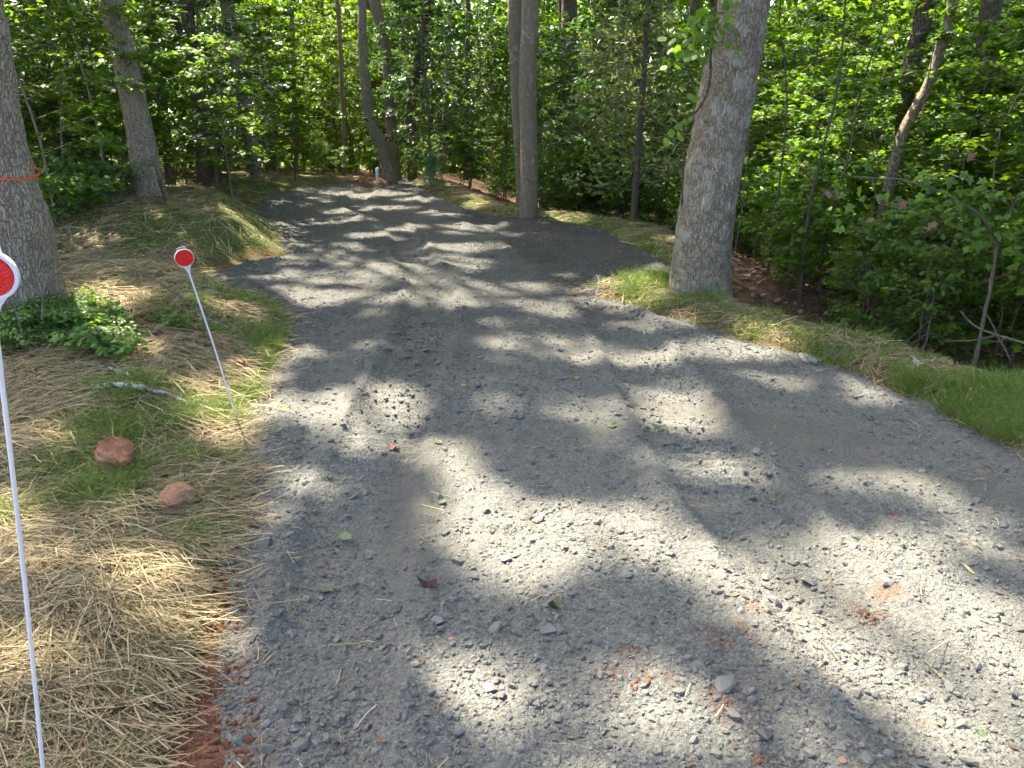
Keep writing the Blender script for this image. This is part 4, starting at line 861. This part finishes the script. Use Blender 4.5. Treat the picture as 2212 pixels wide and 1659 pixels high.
b = at(515, 917); marker('white rod with round red reflector leaning at the grassy drive edge', at_y(398, 557, 3.53), (b[0], b[1], b[2]))
tp = at_y(-21, 595, 1.28); marker('nearest white rod and red reflector, cut off by the frame', tp, (-1.06, 1.31, H1(-1.06, 1.31)), .0432, .83)

# ---------------------------------------------------------------- ribbons
def rib(acc, P, wd, nrm=None):
    P = np.asarray(P, float); k = len(P); up = np.array([0, 0, 1.]); V = []
    T = np.gradient(P, axis=0)
    for i in range(k):
        s_ = unit(up - unit(T[i]) * np.dot(up, unit(T[i]))) if nrm is None else unit(nrm[i]); V += [P[i] - s_ * wd / 2, P[i] + s_ * wd / 2]
    acc.add(np.array(V), np.array([[2 * i, 2 * i + 1, 2 * i + 3, 2 * i + 2] for i in range(k - 1)]))
def ring_on(A, R, z0, tilt, mul, off=0., n=90, ph=0.):
    th = np.linspace(0, 2 * np.pi, n); P = []
    for t in th:
        z = z0 + tilt[0] * math.cos(t) + tilt[1] * math.sin(t) + .004 * math.sin(5 * t + ph); c = np.array([np.interp(z, A[:, 2], A[:, i]) for i in range(2)]); q = float(np.interp(z, A[:, 2], R)) * mul + off
        P.append([c[0] + q * math.cos(t), c[1] + q * math.sin(t), z])
    return np.array(P)
zc = at_y(45, 360, 4.72)[2]; a = Acc()
gz1 = H1(A1[0][0], A1[0][1])
fl = 1 + .40 * math.exp(-(zc - gz1) / .35) * 1.0
P = ring_on(A1, R1, zc, (-.085, .02), fl * 1.03, .010); rib(a, P, .009); rib(a, ring_on(A1, R1, zc + .006, (-.092, .022), fl * 1.03, .013, ph=2), .005); rib(a, ring_on(A1, R1, zc - .010, (-.080, .018), fl * 1.03, .012, ph=4), .004)
o = mobj('ribbon', a.mesh('ribbon', M['tape'])); tag(o, 'orange ribbon tied round the huge oak by the near post', 'ribbon')
c = at_y(1868, 626, 8.4); a = Acc(); th = np.linspace(0, 6.4, 40); q = .085
rib(a, np.stack([c[0] + q * np.cos(th), c[1] + .02 + q * np.sin(th), c[2] + .004 * np.sin(3 * th)], 1), .03)
for dx, ln in ((-.004, .12), (.012, .17)):
    t = np.linspace(0, 1, 8); P = np.stack([c[0] + dx + .02 * t * np.sin(5 * t), c[1] - q - .008 - .004 * t, c[2] - ln * t], 1); rib(a, P, .022, np.tile([[1., 0, 0]], (8, 1)))
o = mobj('ribbon', a.mesh('ribbon', M['tape'])); tag(o, 'short orange ribbon with hanging tails on the crooked pale trunk', 'ribbon')

# ---------------------------------------------------------------- rocks, sticks, fallen wood
def lump(seed, size, mat, name, pos, label, cat='rock', group=None, amp=.22):
    r = np.random.default_rng(seed); m, n = 18, 28; ph = np.linspace(0, np.pi, m)[:, None]; th = np.linspace(0, 2 * np.pi, n, endpoint=False)[None, :]
    d = np.stack([np.sin(ph) * np.cos(th), np.sin(ph) * np.sin(th), np.cos(ph) + 0 * th], -1)
    f = 1 + amp * 2 * (fbm(d[..., 0] * 1.6 + seed + d[..., 2], d[..., 1] * 1.6 + d[..., 2] * .7, seed, 3) - .5) + .22 * (fbm(d[..., 0] * 6 + seed, d[..., 1] * 6 + d[..., 2] * 5, seed + 2, 2) - .5)
    for q in range(6):
        pl = unit(r.normal(0, 1, 3)); dd = d @ pl; f = np.minimum(f, np.where(dd > .05, r.uniform(.66, .9) / np.maximum(dd, .05), 9))
    V = (d * f[..., None] * np.array(size)).reshape(-1, 3); i = np.arange(m - 1)[:, None] * n; j = np.arange(n)[None, :]; k = (j + 1) % n
    F = np.stack([i + j, i + n + j, i + n + k, i + k], -1).reshape(-1, 4); me = fmesh(name, V, [F], M[mat], False)
    o = mobj(name, me); o.location = tuple(float(q) for q in pos); o.rotation_euler = (0, 0, float(r.uniform(0, 6))); return tag(o, label, cat, group)
def rock_at(u, v, w_px, h, mat, seed, label, dz=.2, name='clay_rock', flat_=1.0):
    p = at(u, v); k = FOC / (p[1] * math.cos(PITCH) + .5); s = w_px / k / 2; lump(seed, (s, s * .85, s * h), mat, name, (p[0], p[1] + s * .3, p[2] + s * h * dz), label)
rock_at(250, 1014, 96, .95, 'clay_rock', 501, 'largest rounded red clay rock, lying in the straw', .6)
rock_at(380, 1106, 86, .92, 'tan_rock', 502, 'pale orange clay rock beside the gravel edge', .55)
rock_at(462, 852 - 115, 26, .9, 'clay_rock', 503, 'small upright red clay rock under the arched twig', .4)
rock_at(513, 795, 46, .55, 'dark_rock', 504, 'flat red brick like rock behind the leaning reflector rod', .3)
rock_at(205, 1102, 30, .6, 'dark_rock', 505, 'small dark red clod between the two larger clay rocks', .3)
rock_at(437, 838 - 112, 34, .4, 'clay_rock', 506, 'low tan clay clod half buried beside the weeds', .1)
rock_at(238, 1420, 44, .5, 'dark_rock', 507, 'dark red clod deep in the foreground straw', .4)
rock_at(1800, 768, 34, .7, 'stone_dark', 508, 'dark bluish stone on the grass verge', .3, 'rock') if 'stone_dark' in M else None
M['stone_dark'] = mat_rock('dark_stone', (.05, .058, .065), (.14, .15, .155)); M['stone_grey'] = mat_rock('grey_stone', (.20, .19, .175), (.36, .34, .31))
rock_at(1800, 768, 34, .7, 'stone_dark', 508, 'dark bluish stone half hidden in the verge straw', .3, 'rock')
rock_at(1752, 776, 60, .22, 'stone_grey', 509, 'flat grey slab stone on the verge beside the dark stone', .3, 'rock')
rock_at(1705, 725, 22, .6, 'stone_dark', 510, 'small bluish stone among straw below the big verge oak', .3, 'rock')
rock_at(2015, 815, 26, .5, 'clay_rock', 511, 'red clay lump in the thick verge grass', .5)
for q, (u, v, w_px, sd) in enumerate([(500, 1025, 30, 1), (520, 1050, 26, 2), (492, 1058, 26, 3), (535, 1030, 22, 4), (488, 1085, 22, 5), (560, 1070, 20, 6), (515, 1180, 26, 7), (498, 1215, 30, 8), (540, 1155, 22, 9), (575, 1625, 44, 10), (648, 1615, 40, 11), (560, 1590, 26, 12), (605, 1660, 30, 13)]):
    p = at(u, v); k = FOC / (p[1] * math.cos(PITCH) + .5); s = w_px / k / 2; o = mobj('stone', protos[sd % 14], drive); o.location = (p[0], p[1], p[2] + s * .25); o.scale = (s, s, s); o.rotation_euler = (.1, .1, sd)
def stick(name, label, pts, radii, mat, n=20, seg=7, cat='stick', wob=.0, seed=1, extra=()):
    r = np.random.default_rng(seed); P, R = resample(pts, radii, n); P = P + r.normal(0, 1, P.shape) * wob; R = R * (1 + .12 * r.normal(0, 1, n)); a = Acc(); capped(a, P, R, seg)
    root = tag(mobj(name, a.mesh(name, M[mat], True)), label, cat)
    for (ps, rs) in extra:
        Q, RR = resample(ps, rs, 9); b = Acc(); capped(b, Q, RR, 5); mobj('side_branch', b.mesh('side_branch', M[mat], True), root)
    return root
g = lambda u, v, dz=.01: at(u, v) + np.array([0, 0, dz])
stick('lichen_stick', 'broken stick crusted with pale lichen, lying on the straw', [g(168, 832), g(200, 845, .025), g(245, 846, .04), g(290, 850, .04), g(340, 858, .035), g(378, 870, .03), g(408, 878, .02)], [.004, .009, .014, .015, .014, .012, .010], 'lichen_stick', 30, 8, wob=.002,
      extra=[([g(290, 850, .04), g(285, 842, .06), g(280, 838, .09)], [.007, .005, .003])])
stick('lichen_stick', 'pale thin stick half under straw behind the lichen stick', [g(180, 792, .02), g(230, 802, .025), g(290, 818, .015)], [.008, .011, .006], 'lichen_stick', 12, 7)
stick('arched_twig', 'long bare twig arching over the weeds beside the ribboned oak', [at_y(u, v, d) for u, v, d in [(92, 690, 4.35), (92, 645, 4.36), (104, 612, 4.38), (130, 582, 4.4), (180, 562, 4.45), (255, 570, 4.55), (330, 602, 4.7), (420, 662, 4.8), (510, 712, 4.95)]] + [g(575, 738, .01)], [.007, .0065, .006, .006, .0055, .005, .005, .0045, .004, .003], 'dead_wood', 40, 6, 'twig')
stick('leaning_stick', 'thin stick propped against the straw bank oak', [at_y(330, 340, 8.75), at_y(342, 383, 8.7), g(358, 440)], [.012, .014, .016], 'dead_wood', 10, 6)
stick('pale_twig', 'thin pale twig leaning near the foot of the ribboned oak', [at_y(26, 640, 4.5), at_y(44, 707, 4.4), g(64, 768)], [.003, .004, .005], 'dead_wood', 10, 5, 'twig')
stick('upright_twig', 'short forked dead twig standing in straw above the lichen stick', [g(424, 768), at_y(430, 740, 4.75), at_y(447, 705, 4.75), at_y(455, 655, 4.75)], [.006, .006, .005, .003], 'dead_wood', 12, 5, 'twig', extra=[([at_y(440, 720, 4.75), at_y(470, 690, 4.7)], [.004, .002]), ([at_y(447, 705, 4.75), at_y(430, 670, 4.8)], [.004, .002])])
stick('fallen_log', 'weathered log lying under trees left of the straw bank oak', [g(92, 412, .03), g(121, 409, .05), g(156, 416, .05), g(200, 426, .03), g(250, 430, .0)], [.085, .09, .08, .07, .05], 'log', 24, 12, 'log', wob=.006)
stick('wood_chip', 'splintered flat wood chip on the gravel edge', [g(476, 998, .012), g(505, 986, .02), g(548, 963, .018)], [.010, .016, .006], 'dead_wood', 10, 6, 'wood chip', wob=.002)
stick('fallen_pole', 'long dark fallen pole slanting up out of the hollow', [at_y(1855, 735, 6.3), at_y(1905, 706, 6.2), at_y(1972, 668, 6.0), at_y(2073, 629, 5.7), at_y(2212, 580, 5.3), at_y(2330, 535, 5.0)], [.020, .021, .020, .018, .016, .013], 'bark_dark', 30, 8, 'branch', wob=.002)
stick('bleached_stick', 'bleached stick lying just under the fallen pole', [at_y(1900, 716, 5.9), at_y(1973, 676, 5.8), at_y(2036, 660, 5.7)], [.006, .011, .007], 'dead_wood', 14, 6)
zz = lambda x, y, d: at_y((1700 + x * .3888) * .864, (600 + y * .3888) * .864, d)
stick('dead_branch', 'forked dead branch poking over the verge grass', [zz(2300, 700, 4.3), zz(2212, 662, 4.35), zz(2040, 610, 4.5), zz(1900, 555, 4.6), zz(1800, 455, 4.7)], [.008, .008, .007, .005, .003], 'dead_wood', 24, 6, 'branch',
      extra=[([zz(2040, 610, 4.5), zz(1990, 510, 4.5), zz(1930, 425, 4.5)], [.005, .004, .002]), ([zz(2040, 615, 4.5), zz(2085, 690, 4.5), zz(2125, 775, 4.45)], [.006, .005, .003]), ([zz(2040, 612, 4.5), zz(1880, 645, 4.6), zz(1690, 650, 4.7)], [.005, .004, .002]), ([zz(2100, 630, 4.45), zz(2040, 655, 4.4), zz(1990, 640, 4.4)], [.004, .003, .002])])
for q, (pts, txt) in enumerate([([(1240, 610, 6.1), (1480, 500, 5.9), (1700, 460, 5.8)], 'grey twig crossing beneath the fallen pole'), ([(1400, 640, 5.6), (1560, 560, 5.6), (1690, 455, 5.6)], 'thin dark twig rising right of the bleached stick'),
        ([(1300, 660, 6.4), (1385, 490, 6.4), (1440, 330, 6.4)], 'bark peeling stub leaning in the leaf litter'), ([(1570, 660, 5.4), (1610, 520, 5.4), (1640, 300, 5.5)], 'upright dead stem behind the thick verge grass'), ([(1440, 560, 5.7), (1600, 600, 5.5), (1760, 660, 5.4)], 'low twig sagging towards the dead branch')]):
    P = [zz(*p) for p in pts]; gz = H1(P[0][0], P[0][1]); P[0][2] = min(P[0][2], gz + .05); stick('dead_twig', txt, P, [.007, .006, .003], 'dead_wood', 12, 5, 'twig', wob=.003, seed=q)
stick('hanging_vine', 'thin pale vine hanging beside the big verge oak trunk', [at_y(1640, 60, 6.3), at_y(1623, 231, 6.3), at_y(1612, 360, 6.25), at_y(1599, 468, 6.3), at_y(1582, 585, 6.3), at_y(1576, 640, 6.3)], [.003] * 6, 'dead_wood', 40, 5, 'vine', wob=.003)
vine = stick('climbing_vine', 'woody vine climbing up the shaded side of the verge oak', [at_y(1550, -20, 6.2), at_y(1535, 130, 6.2), at_y(1529, 197, 6.25), at_y(1501, 245, 6.3), at_y(1479, 258, 6.35), at_y(1476, 363, 6.4), at_y(1470, 520, 6.5)], [.012, .011, .012, .010, .009, .008, .006], 'bark_dark', 40, 6, 'vine', wob=.002)
def sprig(name, parent, pts, r, size, tints, T=MAPLE, F=MAPLE_F, mat='leaf', spread=.06):
    a = Acc(); P = np.array(pts); n = len(P); P = P + r.normal(0, spread, (n, 3)); D = np.stack([r.normal(0, .8, n), r.normal(-.3, .6, n), r.normal(-.6, .4, n)], 1); leaves(a, P, D, np.stack([r.normal(0, .5, n), r.normal(-.5, .4, n), np.ones(n)], 1), r.uniform(.7, 1.2, n) * size, T, F, tints)
    return mobj(name, a.mesh(name, M[mat]), parent)
r = np.random.default_rng(61)
sprig('foliage', vine, [at_y(U(1525, 1600), U(-10, 90), 6.15) for _ in range(34)] + [at_y(U(1440, 1530), U(20, 130), 6.1) for _ in range(40)] + [at_y(U(1470, 1500), U(210, 300), 6.2) for _ in range(12)], r, .075, np.clip(r.beta(2, 2, 86), 0, 1), OVAL * np.array([1.5, 1, 1]), OVAL_F)
# sapling bent over into an arch, with a few dead leaves
z3 = lambda x, y, d: at_y((1700 + x * .3888) * .864, y * .336, d)
PA = [zz(1990, 470, 5.1), z3(2030, 1646, 5.1), z3(2010, 1520, 5.05), z3(1950, 1400, 5.0), z3(1800, 1300, 4.95), z3(1650, 1220, 4.9), z3(1450, 1160, 4.85), z3(1250, 1145, 4.8), z3(1080, 1130, 4.8)]
PA[0] = np.array([PA[0][0] - .02, PA[0][1], H1(PA[0][0], PA[0][1]) - .05])
arch = stick('bent_sapling', 'sapling with speckled bark bent over into a leafy arch', PA, [.014, .012, .011, .010, .008, .007, .006, .005, .003], 'dead_wood', 40, 7, 'sapling', wob=.002)
sprig('crown', arch, [z3(U(1000, 2000), U(1080, 1330), 4.85) for _ in range(46)] + [z3(U(1900, 2150), U(1350, 1640), 4.9) for _ in range(30)], r, .066, np.clip(r.beta(2, 3, 76), 0, 1), mat='leaf')
for x, y in ((960, 1220), (1010, 1225), (1440, 1290), (1210, 1400), (1640, 1440), (1880, 1000)): sprig('dead_leaf', arch, [z3(x, y, 4.8)], r, .07, .35, mat='litter', spread=.01)

# capped pipe at the crest
p = at_y(815, 387, 16.7); pipe = empty('standpipe', (p[0], p[1], H1(p[0], p[1]) + .06), 'short pale capped pipe standing in red clay at the crest', 'pipe'); a = Acc(); capped(a, [[0, 0, -.05], [.0, 0, .14], [.012, 0, .25]], [.031, .031, .031], 16); mobj('pipe_body', a.mesh('pipe_body', M['pvc'], True), pipe)
a = Acc(); capped(a, [[.008, 0, .19], [.013, 0, .255], [.0135, 0, .262]], [.036, .036, .028], 16); mobj('cap', a.mesh('cap', M['pvc'], True), pipe); a = Acc(); capped(a, [[.0135, 0, .262], [.0135, 0, .278]], [.012, .011], 8); mobj('plug', a.mesh('plug', M['pvc']), pipe)

# fallen leaves on the drive
def fallen(u, v, size, col, curl, rz, label, T=MAPLE, F=MAPLE_F, dz=.006):
    key = 'fl_' + str(col)
    if key not in M: M[key] = mat_plain('fallen_leaf', col, .6, .3, 40, .35)
    p = at(u, v); z = max(p[2], float(RZ(np.array([p[0]]), np.array([p[1]]))[0]) if Ledge(p[1]) < p[0] < Redge(p[1]) else p[2])
    V = T.copy(); V[:, 1] -= .45; V[:, 2] = -curl * (V[:, 0] ** 2) * 1.4 + curl * .9 * V[:, 1] ** 2 + .04 * np.sin(9 * V[:, 0] + 5 * V[:, 1]); V *= size
    V = np.vstack([V, V - np.array([0, 0, .0006])]); n = len(T); FF = np.vstack([F, F[:, ::-1] + n]); o = mobj('fallen_leaf', fmesh('fallen_leaf', V, [FF], M[key])); o.location = (p[0], p[1], z + dz + size * .05 * abs(curl)); o.rotation_euler = (.15, -.1, rz)
    return tag(o, label, 'leaf', 'fallen leaves on the drive')
LG, DG, BR, PK, YE = (.12, .14, .07), (.045, .075, .030), (.055, .028, .018), (.20, .10, .075), (.20, .13, .03)
fallen(745, 1160, .085, LG, .5, 1.0, 'pale green pointed leaf at mid drive, left of centre', OVAL * np.array([.9, 1, 1]), OVAL_F); fallen(955, 1092, .062, DG, .9, .3, 'dark green folded leaf beside the brown tyre mark', OVAL, OVAL_F)
fallen(703, 1275, .058, (.085, .105, .065), .2, 3.0, 'dull green star shaped leaf flat on the gravel'); fallen(920, 1280, .070, BR, 1.5, 1.9, 'crumpled dark brown leaf in the foreground shade', dz=.012)
fallen(1200, 1322, .060, (.07, .085, .03), 1.2, 2.6, 'olive leaf curled upright in the foreground shade', OVAL * np.array([1.5, 1, 1]), OVAL_F, .012); fallen(1424, 924, .085, DG, .3, 1.5, 'broad green leaf far over on the shaded gravel')
fallen(1320, 920, .06, (.07, .10, .045), .3, .6, 'small dull green leaf near the broad green one'); fallen(845, 966, .062, PK, .8, 1.0, 'pink brown curled leaf beside a pale stone'); fallen(947, 970, .055, (.06, .095, .045), .5, 2.3, 'bright green narrow leaf right of the pink one', OVAL, OVAL_F)
fallen(617, 895, .06, YE, .6, .4, 'orange yellow leaf near the leaning reflector rod'); fallen(1240, 832, .05, (.17, .15, .025), .8, 2.0, 'small yellow leaf past the coarse stone heap'); fallen(2120, 1588, .035, (.05, .09, .03), .4, 1.0, 'tiny green leaf scrap in the bright sun', OVAL, OVAL_F)
fallen(1930, 1118, .05, (.12, .05, .028), .9, 1.2, 'rusty narrow leaf on the brown tyre mark', OVAL, OVAL_F); fallen(1688, 862, .045, (.05, .08, .03), 1., 2., 'small dark leaf near the verge side of the gravel', OVAL, OVAL_F); fallen(575, 965, .045, (.20, .145, .095), .8, .2, 'tan curled leaf beside the wood chip')
fallen(1665, 1082, .045, (.09, .12, .04), .9, 2.0, 'small olive leaf curled on the sunlit gravel', OVAL, OVAL_F); fallen(268, 1540, .085, (.11, .055, .022), 1.2, .5, 'large brown curled leaf in the foreground straw', dz=.04); fallen(262, 1475, .06, DG, .5, 1.2, 'green leaf tip poking from the foreground straw', OVAL, OVAL_F, .04)
fallen(1980, 800, .09, (.3, .29, .26), .9, .3, 'bleached curled leaf in the verge grass', dz=.05); fallen(2092, 1240, .06, (.33, .27, .14), .2, .3, 'flat straw coloured sliver on the shaded gravel', OVAL * np.array([.35, 1, 1]), OVAL_F); fallen(1000, 885 - 40, .05, (.25, .2, .1), .5, 2., 'tan leaf on the coarse stone heap', OVAL, OVAL_F)
fallen(115, 1640, .07, (.16, .07, .05), 1.0, 1.5, 'purplish brown leaf at the foot of the nearest rod', dz=.04)

# small groups of look-alikes: tell them apart by their order across the scene
ORD = 'first second third fourth fifth sixth seventh eighth ninth tenth eleventh twelfth thirteenth fourteenth fifteenth'.split()
by = {}
for o in COL.objects:
    if o.parent is None and 'label' in o and 'category' in o: by.setdefault(o['label'], []).append(o)
for lab, L in by.items():
    if 2 <= len(L) <= 15:
        L.sort(key=lambda o: o.location.x / (o.location.y + .5))
        for k, o in enumerate(L): o['label'] = lab + ', ' + ORD[k] + ' from left'
